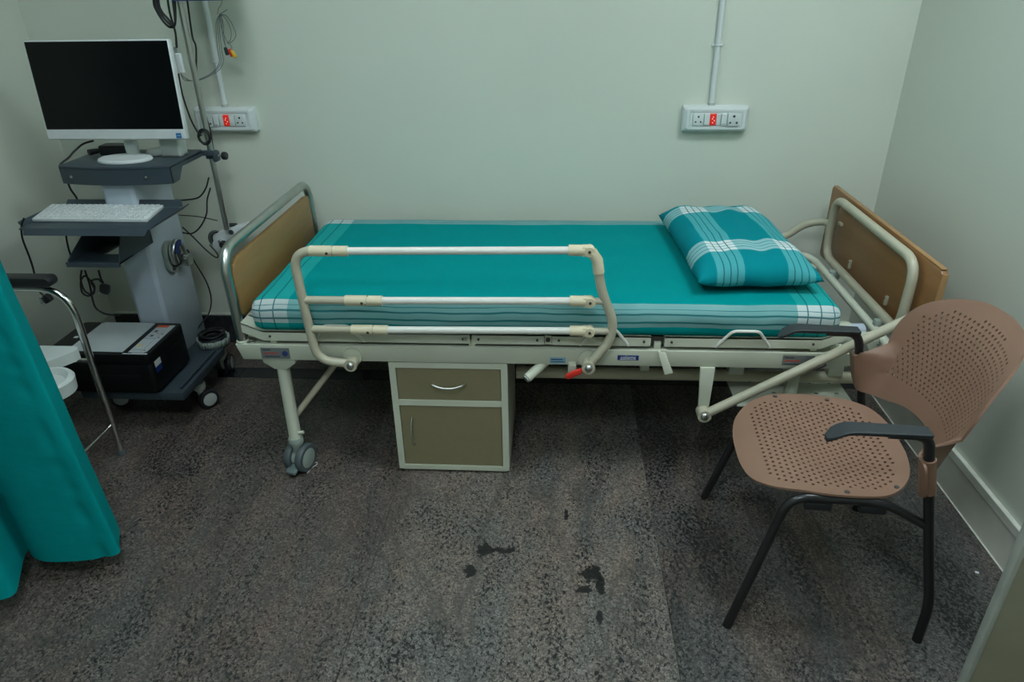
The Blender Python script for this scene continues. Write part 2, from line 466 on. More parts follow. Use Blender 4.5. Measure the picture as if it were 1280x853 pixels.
# ================================================================== HOSPITAL BED
BED = thing('hospital_bed', 'cream metal hospital bed with wooden end boards and a raised side rail', 'bed', (-.06, 2.48, 0))
X0, X1, YFB, YBB, ZT, ZB = -1.067, .925, 2.030, 2.930, .513, .456
rail = MB()
rail.prism([(X0, YFB, ZT), (X0+.018, YFB, ZB), (X1, YFB, ZB), (X1+.03, YFB, ZT)], (0, .04, 0), .002)
rail.build('side_beam', M_CREAM, BED)
MB().prism([(X0, YBB-.04, ZT), (X0+.018, YBB-.04, ZB), (X1, YBB-.04, ZB), (X1+.03, YBB-.04, ZT)], (0, .04, 0), .002).build('side_beam', M_CREAM, BED)
MB().box((X0+.02, YFB+.04, ZB+.004), (X0+.06, YBB-.04, ZT-.004), .002).build('end_beam', M_CREAM, BED)
MB().box((X1-.05, YFB+.04, ZB+.004), (X1-.01, YBB-.04, ZT-.004), .002).build('end_beam', M_CREAM, BED)
# mattress deck in four sections
DZ0, DZ1 = .527, .562
for (xa, xb) in ((-.965, -.275), (-.268, -.032), (-.006, .312), (.356, .845)):
    d = MB()
    d.box((xa, YFB+.004, DZ0), (xb, YFB+.008, DZ1)); d.box((xa, YBB-.008, DZ0), (xb, YBB-.004, DZ1))
    d.box((xa, YFB+.004, DZ1-.004), (xb, YBB-.004, DZ1))
    for xx in (xa, xb-.004): d.box((xx, YFB+.008, DZ0), (xx+.004, YBB-.008, DZ1-.004))
    dk = d.build('deck_section', M_CREAM, BED, sm=False)
    for xx in (xa+.022, xb-.022): MB().cyl((xx, YFB+.0005, DZ0+.017), (xx, YFB+.006, DZ0+.017), .0042, 12).build('bolt', M_DARKBOLT, dk)
# bent-up corner flanges at both deck ends
for (xa, xb, s) in ((-1.035, -.965, -1), (.845, .915, 1)):
    xo, xi = (xa, xb) if s < 0 else (xb, xa)
    f = MB().prism([(xi, YFB+.003, DZ0), (xi, YFB+.003, DZ1), (xo, YFB+.003, DZ1+.030), (xo, YFB+.003, DZ0+.030)], (0, .006, 0))
    f.prism([(xi, YFB+.003, DZ1-.004), (xo, YFB+.003, DZ1+.026), (xo, YFB+.003, DZ1+.030), (xi, YFB+.003, DZ1)], (0, .06, 0))
    f.build('deck_end_flange', M_CREAM, BED, sm=False)
    ln = MB().prism([(xo-.012, YFB+.05, ZT), (xo+.012, YFB+.05, ZT), (xi*.75+xo*.25+.012, YFB+.05, DZ1+.02), (xi*.75+xo*.25-.012, YFB+.05, DZ1+.02)], (0, .008, 0))
    ln.build('deck_strut', M_CREAM, BED)
for xx in (-.95, -.28, .325, .82):
    MB().box((xx, YFB+.012, ZT), (xx+.022, YFB+.03, DZ0+.012), .002).build('deck_support', M_CREAM, BED)
MB().cyl((-.019, YFB+.004, .545), (-.019, YFB+.02, .545), .008, 14).build('deck_bolt', M_DARKBOLT, BED)
MB().box((-.03, YFB+.008, DZ0), (-.007, YFB+.02, DZ1-.004)).build('hinge_plate', M_CREAM, BED)
MB().box((.315, YFB+.02, DZ0-.002), (.353, YFB+.03, DZ1-.006)).build('hinge_plate', M_DARKBOLT, BED)
MB().cyl((-.29, YFB+.0, .545), (-.29, YFB+.006, .545), .006, 14).build('deck_bolt', M_BOLT, BED)
# wire mattress stops
for (xa, xb, y) in ((.520, .692, 2.022), (.085, .242, 2.022), (-.795, -.625, 2.022)):
    MB().tube(fillet([(xa, YFB+.008, .527), (xa+.044, y, .592), (xb-.046, y, .592), (xb, YFB+.008, .527)], .014), .0052, 10).build('mattress_stop', M_RAILWHITE, BED)

def caster(x, y, ztop, parent, swivel=0.0, brake=True, R=.054, name='caster', gap=.014, off=.006, body=None, tyre=None):
    """twin-wheel caster standing on the floor under (x, y)"""
    rot = Matrix.Rotation(swivel, 4, 'Z'); T = Matrix.Translation((x, y, 0)) @ rot
    c = MB()
    c.lathe([(.001, 2*R+.036), (.024, 2*R+.036), (.026, 2*R+.030), (.026, 2*R+.012), (.022, 2*R+.004), (.001, 2*R+.002)], (0, 0, 0))
    body = body or M_CASTER; tyre = tyre or M_TYRE
    c.tube([(0, 0, 2*R+.006), (off*.6, 0, R*1.2), (off, 0, R)], [.017, .020, .020], 16)
    c.cyl((off, -gap-.006, R), (off, gap+.006, R), R*.62, 24)
    me = c.mesh(name); me.transform(T); co = link(name, me, body, parent)
    for s in (-1, 1):
        w = MB().lathe([(R*.70, -.013), (R*.93, -.013), (R, -.007), (R, .007), (R*.93, .013), (R*.70, .013)], (off, s*(gap+.010), R), 'y', 32)
        me = w.mesh('wheel'); me.transform(T); link('wheel', me, tyre, co)
        h = MB().lathe([(.002, -.0145), (R*.60, -.0145), (R*.74, -.012), (R*.74, .012), (R*.60, .0145), (.002, .0145)], (off, s*(gap+.010), R), 'y', 32)
        me = h.mesh('hub'); me.transform(T); link('hub', me, body, co)
    if brake:
        p = MB().prism([(-.022, -.022, .034), (-.022, .022, .034), (-.062, .020, .018), (-.062, -.020, .018)], (0, 0, .012), .003)
        p.box((-.03, -.006, .024), (.01, .006, .050))
        me = p.mesh('brake_pedal'); me.transform(T); link('brake_pedal', me, M_PEDAL, co)
    return co

def bed_leg(xt, yt, xb, yb, cast=True):
    l = MB().tube([(xt, yt, ZB-.012), (xb, yb, .138)], .0215, 20)
    lg = l.build('leg', M_CREAM, BED)
    s = -1 if yt < 2.4 else 1
    MB().prism([(xt-.056, yt-.028*(-s) if False else yt-.026, ZB), (xt+.056, yt-.026, ZB), (xt+.056, yt-.026, ZB-.016), (xt+.024, yt-.026, ZB-.040), (xt-.02, yt-.026, ZB-.040), (xt-.056, yt-.026, ZB-.014)], (0, .052, 0), .002).build('leg_bracket', M_CREAM, lg)
    MB().cyl((xb+.008, yb-.005, .165), (xb+.036, yb-.005, .168), .006, 12).build('lock_pin', M_CREAM, lg)
    if cast: caster(xb, yb, .12, BED, math.radians(74))
bed_leg(-.930, 2.062, -.918, 2.026)
bed_leg(-.930, 2.898, -.912, 2.930)
bed_leg(.800, 2.085, .790, 2.060)
bed_leg(.800, 2.875, .790, 2.900)
# leg braces running up to the underframe
for yy in (2.05, 2.91):
    MB().tube([(-.915, yy+.012, .215), (-.70, 2.48 + (yy-2.48)*.55, .46)], .0115, 14).build('brace', M_BEIGE, BED)
MB().box((-.74, 2.10, .452), (-.66, 2.86, .476)).build('cross_beam', M_CREAM, BED)
# lift tube below the side beam, crank, hooks
MB().tube([(-.115, 2.15, .357), (1.035, 2.15, .357)], .0205, 20).build('lift_tube', M_BEIGE, BED)
MB().cyl((-.13, 2.15, .357), (-.10, 2.15, .357), .024, 20).build('tube_collar', M_BEIGE, BED)
for xx in (.60, .93): MB().box((xx, 2.128, .372), (xx+.05, 2.172, ZB+.01), .003).build('tube_hanger', M_CREAM, BED)
MB().box((.30, 2.14, .375), (.33, 2.16, ZB+.01)).build('tube_hanger', M_CREAM, BED)
MB().box((.30, 2.05, ZB), (.33, 2.92, ZB+.03)).build('cross_beam', M_CREAM, BED)
cr = MB().tube(fillet([(-.005, 2.075, .470), (-.030, 2.05, .452), (-.086, 2.005, .417)], .02), .016, 18).build('crank', M_CREAM, BED)
MB().cyl((-.0862, 2.0048, .4168), (-.0905, 2.0015, .4142), .0135, 18).build('crank_end', M_CASTER, cr)
MB().prism([(.335, 2.022, .515), (.360, 2.022, .510), (.388, 2.006, .445), (.362, 2.006, .437)], (0, .012, 0), .002).build('catch_hook', M_CREAM, BED)
MB().prism([(.345, 2.024, .520), (.365, 2.024, .520), (.365, 2.024, .50), (.345, 2.024, .50)], (0, .008, 0), .002).build('catch_plate', M_CREAM, BED)

# ---- raised side guard rail
GY = 2.000
G = []
gd = MB()
gd.tube(fillet([(-.670, GY, .858), (-.806, GY, .858), (-.794, GY, .62), (-.780, GY, .475), (-.672, GY, .463)], [.085, .1, .085], 10), .0148, 16)
loop_l = gd.build('guard_end', M_BEIGE, BED)
for z, xs, xe in ((.693, -.800, -.655), (.590, -.790, -.640)):
    MB().cyl((xs, GY, z), (xe+.01, GY, z), .0128, 16).build('stub_tube', M_BEIGE, loop_l)
gr = MB().tube(fillet([(.126, GY, .835), (.142, GY, .74), (.186, GY, .63), (.178, GY, .560), (.112, GY, .470)], [.04, .05, .05], 8), .0148, 16)
loop_r = gr.build('guard_end', M_BEIGE, BED)
for z, xs, xe in ((.700, .105, .155), (.597, .105, .182)):
    MB().cyl((xs, GY, z), (xe, GY, z), .0115, 16).build('stub_tube', M_BEIGE, loop_r)
for z0, z1, xa, xb, ca in ((.858, .866, -.618, .040, -.750), (.693, .700, -.588, .048, -.660), (.590, .597, -.578, .050, -.652)):
    rl = MB().cyl((xa-.03, GY, z0), (xb+.03, GY, z1), .0120, 18).build('guard_rail', M_RAILWHITE, BED)
    c = MB().cyl((ca, GY, z0), (ca+.070, GY, z0), .0168, 18); c.build('rail_coupling', M_IVORY, rl)
    MB().cyl((ca+.074, GY, z0), (ca+.118, GY, z0), .0164, 18).build('rail_coupling', M_IVORY, rl)
    MB().cyl((ca+.056, GY-.0185, z0-.002), (ca+.056, GY, z0-.002), .0046, 10).build('screw', M_DARKBOLT, rl)
    MB().cyl((xb, GY, z1), (xb+.048, GY, z1), .0170, 18).build('rail_coupling', M_IVORY, rl)
    MB().lathe([(.002, -.0155), (.0155, -.0150), (.0168, -.012), (.0168, .012), (.0155, .015), (.002, .0155)], (xb+.062, GY, z1-.001), 'y', 22).build('rail_knuckle', M_IVORY, rl)
    MB().box((xb+.04, GY-.014, z1-.0158), (xb+.062, GY+.014, z1+.0150), .003).build('rail_knuckle', M_IVORY, rl)
    MB().cyl((xb+.062, GY-.0185, z1), (xb+.062, GY, z1), .0046, 10).build('screw', M_DARKBOLT, rl)
MB().tube([(.109, GY, .862), (.1265, GY, .836), (.133, GY, .795)], [.0165, .0172, .0172], 18).build('corner_coupling', M_IVORY, BED)
for (px_, pz_) in ((-.668, .464), (.113, .470)):
    pv = MB().cyl((px_, GY-.018, pz_), (px_, YFB, pz_), .0215, 24).build('guard_pivot', M_BEIGE, BED)
    MB().lathe([(.002, -.008), (.006, -.0075), (.011, -.004), (.0125, 0), (.002, .001)], (px_, GY-.018, pz_), 'y', 20).build('bolt', M_BOLT, pv)
    MB().cyl((px_, YFB-.012, pz_+.014), (px_, YFB+.004, pz_+.014), .031, 24).build('pivot_boss', M_CREAM, pv)
lv = MB().prism([(.098, GY-.014, .468), (.092, GY-.014, .447), (.052, GY-.014, .424), (.038, GY-.014, .428), (.040, GY-.014, .440), (.066, GY-.014, .456)], (0, .013, 0), .004).build('release_lever', M_RED, BED)
MB().cyl((.062, 2.016, .452), (.062, YFB+.002, .452), .011, 16).build('lever_boss', M_CREAM, BED)
MB().box((.048, 2.018, .430), (.075, YFB+.004, ZB+.012), .004).build('lever_bracket', M_CREAM, BED)

# ---- lowered head guard: bracket, pivot and arm
MB().prism([(.476, 2.018, ZB+.004), (.524, 2.018, ZB+.004), (.520, 2.018, .297), (.486, 2.018, .297)], (0, .010, 0), .002).build('guard_bracket', M_CREAM, BED)
pv = MB().cyl((.502, 1.985, .292), (.502, 2.028, .292), .0225, 24).build('guard_pivot', M_BEIGE, BED)
MB().lathe([(.002, -.009), (.007, -.008), (.012, -.004), (.0135, 0), (.002, .001)], (.502, 1.985, .292), 'y', 20).build('bolt', M_BOLT, pv)
MB().tube([(.505, 2.0, .293), (.80, 2.0, .478), (1.045, 2.0, .633), (1.10, 2.0, .665)], .0155, 18).build('guard_arm', M_BEIGE, BED)
MB().box((.822, 1.984, .482), (.860, 2.0, .494), .004, rot=Matrix.Rotation(-.56, 3, 'Y')).build('arm_stop', M_DARKBOLT, BED)

# ---- foot end: steel hoop with golden board
ft = MB().tube(fillet([(-1.048, 2.052, .500), (-1.058, 2.050, .832), (-1.058, 2.905, .832), (-1.048, 2.903, .500)], .085, 10), .0165, 20).build('foot_hoop', M_STEEL, BED)
FBx = -1.060
poly = [(FBx, 2.075, .742), (FBx, 2.083, .60), (FBx, 2.10, .585), (FBx, 2.855, .585), (FBx, 2.872, .60), (FBx, 2.872, .765), (FBx, 2.855, .785), (FBx, 2.83, .790), (FBx, 2.13, .790), (FBx, 2.09, .775)]
fb = MB().prism([(x, y, z) for x, y, z in poly], (.018, 0, 0), .003).build('foot_board', M_WOODFOOT, BED)
for yy in (2.052, 2.903):
    MB().lathe([(.002, 0), (.021, 0), (.021, .006), (.018, .008), (.002, .008)], (-1.048, yy, ZT)).build('hoop_socket', M_CREAM, ft)
MB().lathe([(.002, 0), (.017, 0), (.015, .004), (.002, .005)], (-1.020, 2.052, ZT)).build('plug_cap', M_STEEL, BED)
MB().box((-1.088, 2.10, .590), (-1.078, 2.112, .640), .001).build('board_clip', M_RAILWHITE, BED)

# ---- head end: brown board on a cream tube frame
HX = 1.140
hb = MB().prism([(HX, 2.005, .520), (HX, 2.005, .796), (HX, 2.018, .806), (HX, 2.935, .810), (HX, 2.948, .800), (HX, 2.948, .52), (HX, 2.935, .508), (HX, 2.018, .508)], (.020, 0, 0), .003).build('head_board', M_WOODHEAD, BED)
MB().box((HX+.001, 2.014, .8065), (HX+.019, 2.94, .8115), .002).build('edge_strip', M_WOODEDGE, hb)
MB().box((HX+.001, 2.0005, .520), (HX+.019, 2.006, .798), .002).build('edge_strip', M_WOODEDGE, hb)
HT = 1.108
loop = fillet([(HT, 2.45, .800), (HT, 2.098, .800), (HT, 2.098, .560), (HT, 2.802, .560), (HT, 2.802, .800), (HT, 2.45, .800)], .075, 8)
hf = MB().tube(loop, .0158, 18).build('head_frame', M_BEIGE, BED)
for (yy, z0, z1) in ((2.66, .788, .760), (2.30, .788, .760), (2.62, .572, .607), (2.28, .572, .607)):
    MB().box((HX-.010, yy-.0065, min(z0, z1)), (HX+.002, yy+.0065, max(z0, z1)), .004).build('board_tab', M_BEIGE, hf)
    MB().cyl((HX-.0108, yy, (z0+z1)/2+(.008 if z1 > z0 else -.006)), (HX-.009, yy, (z0+z1)/2+(.008 if z1 > z0 else -.006)), .0028, 8).build('screw', M_DARKBOLT, hf)
MB().box((HX-.010, 2.765, .692), (HX+.002, 2.80, .705), .004).build('board_tab', M_BEIGE, hf)
# lower U tube parallel to it
lo = MB().tube(fillet([(.955, 2.83, .520), (1.035, 2.83, .550), (1.072, 2.79, .535), (1.080, 2.15, .520), (1.080, 2.085, .520), (1.080, 2.06, .40)], [.05, .05, .05, .05], 7), .0145, 16).build('head_hoop', M_CREAM, BED)
for yy in (2.64, 2.20):
    MB().box((1.074, yy-.012, .522), (HT+.004, yy+.012, .556), .004).build('frame_clip', M_CASTER, lo)
MB().tube(fillet([(HT, 2.795, .69), aty(1030, 277, 2.86), aty(1006, 280, 2.90), aty(978, 299, 2.915), (.86, 2.915, .60), (.84, 2.915, .50)], .05, 7), .0145, 16).build('back_guard', M_BEIGE, BED)
MB().tube([(HT, 2.105, .62), (1.116, 2.075, .60), (1.118, 2.04, .585)], .015, 14).build('frame_elbow', M_BEIGE, BED)
for yy in (2.14, 2.76):
    MB().box((X1-.02, yy-.02, .50), (1.075, yy+.02, .53), .004).build('head_bracket', M_CREAM, BED)
sl = MB().cyl((.86, 2.20, .512), (.995, 2.20, .512), .031, 24).build('drive_cylinder', M_CREAM, BED)
MB().cyl((.995, 2.20, .512), (1.045, 2.20, .512), .025, 24).build('cylinder_cap', M_COLUMN, sl)
MB().prism([(.885, 2.06, .522), (.925, 2.06, .528), (.985, 2.06, .46), (.95, 2.06, .45)], (0, .012, 0)).build('head_strut', M_CREAM, BED)
MB().prism([(1.0, 2.07, .54), (1.03, 2.07, .54), (1.075, 2.07, .45), (1.045, 2.07, .45)], (0, .010, 0)).build('head_strut', M_CREAM, BED)
MB().cyl((.985, 2.06, .470), (.985, 2.10, .470), .024, 20).build('roller', M_CASTER, BED)
# punched sheet tray under the head end
pl = MB(); tx0, tx1, ty0, ty1 = .62, 1.012, 2.045, 2.235
outer = [(tx0, ty0), (tx1, ty0), (tx1, ty1), (tx0, ty1)]
holes = [[(cx+.0085*math.cos(a*PI/4), cy+.0065*math.sin(a*PI/4)) for a in range(8)] for cx in (.70, .765, .835, .908, .977) for cy in (2.075, 2.137, 2.206)]
def sheet(outer, holes, extra=()):
    vs = [Vector(p) for p in outer]; fs = [list(range(len(outer)))]
    for h in holes:
        fs.append(list(range(len(vs), len(vs)+len(h)))); vs += [Vector(p) for p in h]
    vs += [Vector(p) for p in extra]
    r = delaunay_2d_cdt(vs, [], fs, 2, 1e-6)
    return r[0], r[2]
v2, f2 = sheet(outer, holes)
pl.add([(p.x, p.y, .300) for p in v2], f2)
tr = pl.build('punched_tray', M_CREAM, BED, sm=False)
so = tr.modifiers.new('thick', 'SOLIDIFY'); so.thickness = .003
MB().box((.775, 2.06, .30), (.800, 2.075, ZB), .002).build('tray_hanger', M_CREAM, BED)
MB().box((.985, 2.22, .30), (1.01, 2.235, ZB+.01), .002).build('tray_hanger', M_CREAM, BED)

# ---- plates and stickers on the side beam
YS = YFB-.0008
def sticker(name, xa, xb, za, zb, mat, th=.0012, y=None, skew=0.0):
    yy = YS if y is None else y
    return MB().prism([(xa+skew, yy, za), (xb+skew, yy, za), (xb, yy, zb), (xa, yy, zb)], (0, th, 0)).build(name, mat, BED)
def marks(parent, rows, mat, y):
    m_ = MB()
    for (xa, xb, za, zb) in rows: m_.box((xa, y-.0008, za), (xb, y, zb))
    m_.build('print', mat, parent, sm=False)
s1 = sticker('data_plate', -.983, -.885, .461, .502, M_PLATE)
marks(s1, [(-.976, -.948, .4925, .4965), (-.972, -.920, .468, .4715)], M_DARKINK, YS)
marks(s1, [(-.974, -.926, .480, .484)], M_REDINK, YS)
MB().lathe([(.002, -.0008), (.010, -.0008), (.010, 0), (.002, 0)], (-.901, YS, .481), 'y', 18).build('print', M_BLUEINK, s1)
s2 = sticker('data_plate', .735, .835, .468, .505, M_PLATE)
marks(s2, [(.742, .770, .495, .499), (.740, .790, .472, .4755)], M_DARKINK, YS)
marks(s2, [(.740, .790, .483, .487)], M_REDINK, YS)
s3 = sticker('maker_label', .208, .277, .477, .495, M_BLUE)
marks(s3, [(.216, .268, .4795, .4805)], M_WHITEINK, YS)
cloth_text('coloms', .017, M_WHITEINK, s3, Vector((.2425, YS-.0005, .4875)), FACING)
s4 = sticker('service_label', -.012, .040, .461, .483, M_SKYBLUE)
marks(s4, [(-.008, .036, .466, .4685), (-.008, .030, .474, .4775)], M_BLUEINK, YS)

# ================================================================== MATTRESS AND PILLOW
def fbm(x, y, z=0.0, s=1.0):
    return noise.noise(Vector((x*s, y*s, z*s))) + .5*noise.noise(Vector((x*s*2.1+7, y*s*2.1, z*s*2.1)))
def make_mattress():
    lx, ly, h, R = 1.888, .888, .108, .034
    nx, ny, nzv = 110, 56, 10
    bm = bmesh.new(); cache = {}
    def V(i, j, k):
        if (i, j, k) in cache: return cache[(i, j, k)]
        p = Vector((lx*i/nx, ly*j/ny, h*k/nzv))
        q = Vector((min(max(p.x, R), lx-R), min(max(p.y, R), ly-R), min(max(p.z, R*.6), h-R)))
        d = p-q
        if d.length > 1e-9: p = q + d.normalized()*min(d.length, R)
        # soft sides, shallow dents and creases
        w = fbm(p.x*1.2, p.y*3.0, 0, 1.6)*.0035
        if k == nzv: p.z += w + .004*math.sin(PI*j/ny)*math.sin(PI*i/nx)
        if j == 0 or j == ny:
            s_ = -1 if j == 0 else 1
            p.y += s_*(.010*math.sin(PI*k/nzv) + fbm(p.x, p.z*8, 3.3, 5)*.004)
        if i == 0 or i == nx:
            s_ = -1 if i == 0 else 1
            p.x += s_*(.008*math.sin(PI*k/nzv) + fbm(p.y, p.z*6, 9, 6)*.005)
        v = bm.verts.new(p); cache[(i, j, k)] = v; return v
    uvl = bm.loops.layers.uv.new('UVMap')
    def quad(ids, uvs):
        f = bm.faces.new([V(*i) for i in ids])
        for l, uv in zip(f.loops, uvs): l[uvl].uv = uv
    X = lambda i: lx*i/nx
    Y = lambda j: ly*j/ny
    Z = lambda k: h - h*k/nzv
    for i in range(nx):
        for j in range(ny):
            quad([(i, j, nzv), (i+1, j, nzv), (i+1, j+1, nzv), (i, j+1, nzv)], [(X(i), Y(j)), (X(i+1), Y(j)), (X(i+1), Y(j+1)), (X(i), Y(j+1))])
            quad([(i, j, 0), (i, j+1, 0), (i+1, j+1, 0), (i+1, j, 0)], [(.5, .4)]*4)
    for i in range(nx):
        for k in range(nzv):
            quad([(i, 0, k), (i+1, 0, k), (i+1, 0, k+1), (i, 0, k+1)], [(X(i), -Z(k)), (X(i+1), -Z(k)), (X(i+1), -Z(k+1)), (X(i), -Z(k+1))])
            quad([(i, ny, k), (i, ny, k+1), (i+1, ny, k+1), (i+1, ny, k)], [(X(i), ly+Z(k)), (X(i), ly+Z(k+1)), (X(i+1), ly+Z(k+1)), (X(i+1), ly+Z(k))])
    for j in range(ny):
        for k in range(nzv):
            quad([(0, j, k), (0, j, k+1), (0, j+1, k+1), (0, j+1, k)], [(-Z(k), Y(j)), (-Z(k+1), Y(j)), (-Z(k+1), Y(j+1)), (-Z(k), Y(j+1))])
            quad([(nx, j, k), (nx, j+1, k), (nx, j+1, k+1), (nx, j, k+1)], [(lx+Z(k), Y(j)), (lx+Z(k), Y(j+1)), (lx+Z(k+1), Y(j+1)), (lx+Z(k+1), Y(j))])
    me = D.meshes.new('mattress'); bm.to_mesh(me); bm.free()
    for p in me.polygons: p.use_smooth = True
    return me
lw = .0022
M_SHEET = plaid('teal_check_sheet', [(-.03, .125), (1.752, 1.92)], [(-.075, .018), (.800, .96)],
                [(.034-lw, .034+lw), (.078-lw, .078+lw), (-.012, -.008), (1.782-lw, 1.782+lw), (1.823-lw, 1.823+lw), (1.866-lw, 1.866+lw)],
                [(-.013, -.0105), (-.033, -.027), (-.061, -.054), (.822, .826), (.848, .852)], TEAL, WARP, WEFT, WHITE, DARKT)
mt = link('mattress', make_mattress(), M_SHEET); mt.location = (-.993, 2.037, .5625)
tag(mt, 'mattress in a teal check sheet with pale striped borders on the hospital bed', 'mattress')

def make_pillow():
    L, Wd, T = .72, .40, .120       # along y, along x, thickness
    nu, nv = 44, 64
    bm = bmesh.new(); uvl = bm.loops.layers.uv.new('UVMap')
    def P(i, j, top):
        u, v = -1+2*i/nu, -1+2*j/nv
        pin = 1 - .055*(u*u)*(v*v)*0
        x = u*Wd/2*(1-.035*(1-v*v)*(abs(u)**3)); y = v*L/2*(1-.04*(1-u*u)*(abs(v)**3))
        t = ((1-abs(u)**4.6)**.60)*((1-abs(v)**7)**.55)
        w = fbm(x, y, 2.0, 7)*.006*t + .013*noise.noise(Vector((x*16, y*5, 4)))*t
        edge = .010*noise.noise(Vector((u*3, v*4, 8)))
        if top: z = .046 + t*T*.56 + w + edge*(1-t)
        else: z = .046 - t*.045 + edge*(1-t)
        return Vector((x, y, max(z, .0005)))
    grid = {}
    for top in (1, 0):
        for i in range(nu+1):
            for j in range(nv+1):
                if not top and (i in (0, nu) or j in (0, nv)): grid[(i, j, 0)] = grid[(i, j, 1)]
                else: grid[(i, j, top)] = bm.verts.new(P(i, j, top))
        for i in range(nu):
            for j in range(nv):
                ids = [(i, j), (i+1, j), (i+1, j+1), (i, j+1)]
                if not top: ids = ids[::-1]
                f = bm.faces.new([grid[(a, b, top)] for a, b in ids])
                for l, (a, b) in zip(f.loops, ids): l[uvl].uv = (Wd*a/nu , L*b/nv)
    me = D.meshes.new('pillow'); bm.to_mesh(me); bm.free()
    for p in me.polygons: p.use_smooth = True
    return me
pw = .0018
M_PILLOW = plaid('teal_check_pillowcase', [(.060, .150), (.290, .375)], [(.125, .215), (.545, .635)],
                 [(.082-pw, .082+pw), (.104-pw, .104+pw), (.126-pw, .126+pw), (.310-pw, .310+pw), (.332-pw, .332+pw), (.355-pw, .355+pw)],
                 [(.147-pw, .147+pw), (.170-pw, .170+pw), (.192-pw, .192+pw), (.567-pw, .567+pw), (.589-pw, .589+pw), (.612-pw, .612+pw)],
                 (.003, .225, .265), (.27, .50, .52), (.075, .37, .40), (.66, .74, .74), DARKT)
pi = link('pillow', make_pillow(), M_PILLOW); pi.location = (.638, 2.475, .674); pi.rotation_euler = (0, 0, math.radians(3))
tag(pi, 'plump pillow in a teal and white check case on the mattress', 'pillow')

# ================================================================== BEDSIDE CABINET
CX0, CX1, CZ1, CY = -.553, -.153, .4535, 2.030
cb = thing('bedside_cabinet', 'cream metal cabinet with taupe drawer and door under the bed', 'cabinet', ((CX0+CX1)/2, CY+.2, 0))
bd = MB(); th = .022
bd.box((CX0, CY, .012), (CX0+th, CY+.40, CZ1)); bd.box((CX1-th, CY, .012), (CX1, CY+.40, CZ1))
bd.box((CX0+th, CY, .012), (CX1-th, CY+.40, .012+.018)); bd.box((CX0+th, CY, CZ1-.020), (CX1-th, CY+.40, CZ1))
bd.box((CX0+th, CY, .284), (CX1-th, CY+.40, .306)); bd.box((CX0+th, CY+.385, .03), (CX1-th, CY+.40, CZ1-.02))
bd.box((CX0+.01, CY+.012, 0), (CX1-.01, CY+.38, .012))
bd.build('body', M_CREAM, cb, sm=False)
dr = MB().box((CX0+th+.002, CY+.003, .308), (CX1-th-.002, CY+.020, CZ1-.022), .001, 1).build('drawer', M_TAUPE, cb)
dd = MB().box((CX0+th+.002, CY+.003, .032), (CX1-th-.002, CY+.020, .282), .001, 1).build('door', M_TAUPE, cb)
MB().tube(spline([(-.412, CY+.003, .377), (-.408, CY-.010, .375), (-.380, CY-.020, .369), (-.355, CY-.022, .3675), (-.330, CY-.020, .369), (-.302, CY-.010, .375), (-.298, CY+.003, .377)], 5), .0032, 10).build('handle', M_STEEL, dr)
MB().tube(spline([(-.490, CY+.003, .232), (-.490, CY-.010, .228), (-.490, CY-.024, .205), (-.490, CY-.027, .177), (-.490, CY-.024, .150), (-.490, CY-.010, .127), (-.490, CY+.003, .123)], 5), .0032, 10).build('handle', M_STEEL, dd)

# ================================================================== BROWN PERFORATED CHAIR
CH = thing('visitor_chair', 'brown perforated plastic chair with black tube frame and armrests', 'chair', (.766, 1.643, 0), math.radians(-3.6), local=True)
def hexhole(cx, cy, r): return [(cx + r*math.cos(a*PI/3), cy + r*math.sin(a*PI/3)) for a in range(6)]
def shell(outline, holes, extra, surf, name, mat, th):
    v2, f2 = sheet(outline, holes, extra)
    mb = MB(); mb.add([surf(p.x, p.y) for p in v2], f2)
    o = mb.build(name, mat, CH)
    s_ = o.modifiers.new('thickness', 'SOLIDIFY'); s_.thickness = th; s_.offset = 0
    e_ = o.modifiers.new('crisp', 'EDGE_SPLIT'); e_.split_angle = math.radians(42)
    return o
def inside(pt, poly):
    x, y = pt; c = False; n = len(poly)
    for i in range(n):
        x1, y1 = poly[i]; x2, y2 = poly[i-1]
        if (y1 > y) != (y2 > y) and x < (x2-x1)*(y-y1)/(y2-y1)+x1: c = not c
    return c
def edist(pt, poly):
    p = Vector(pt); m_ = 9
    for i in range(len(poly)):
        a, b = Vector(poly[i-1]), Vector(poly[i]); ab = b-a
        t = max(0, min(1, (p-a).dot(ab)/max(ab.dot(ab), 1e-12))); m_ = min(m_, (p-a-ab*t).length)
    return m_
# seat: rounded outline, front edge (local -x) rolls down, sides turned up
def closed_spline(pts, n=6):
    P = [Vector((*p, 0)) for p in pts]; out = []
    for i in range(len(P)):
        a, b, c, d = P[i-1], P[i], P[(i+1) % len(P)], P[(i+2) % len(P)]
        for k in range(n):
            t = k/n; q = .5*((2*b) + (c-a)*t + (2*a-5*b+4*c-d)*t*t + (3*b-a-3*c+d)*t**3)
            out.append((q.x, q.y))
    return out
half = [(-.248, .0), (-.244, .08), (-.225, .150), (-.175, .205), (-.095, .232), (.0, .237), (.085, .222), (.140, .170), (.165, .09), (.170, 0)]
seat_out = closed_spline(half + [(x, -y) for x, y in half[-2:0:-1]])
def seat_surf(x, y):
    z = .441
    if x < -.10: z -= .045*((-.10-x)/.15)**2
    if x > .05: z += .030*((x-.05)/.12)**2
    z += .007*(abs(y)/.235)**3 - .012*math.exp(-((x-.03)/.12)**2-(y/.14)**2)
    return (x, y, z)
holes = []
dx, dy = .0150, .0188
for i in range(-18, 19):
    for j in range(-16, 17):
        x, y = i*dx - .02, j*dy + (dy/2 if i % 2 else 0)
        if -.185 < x < .15 and inside((x, y), seat_out) and edist((x, y), seat_out) > .030 and abs(y) < .200: holes.append(hexhole(x, y, .0042))
extra = []
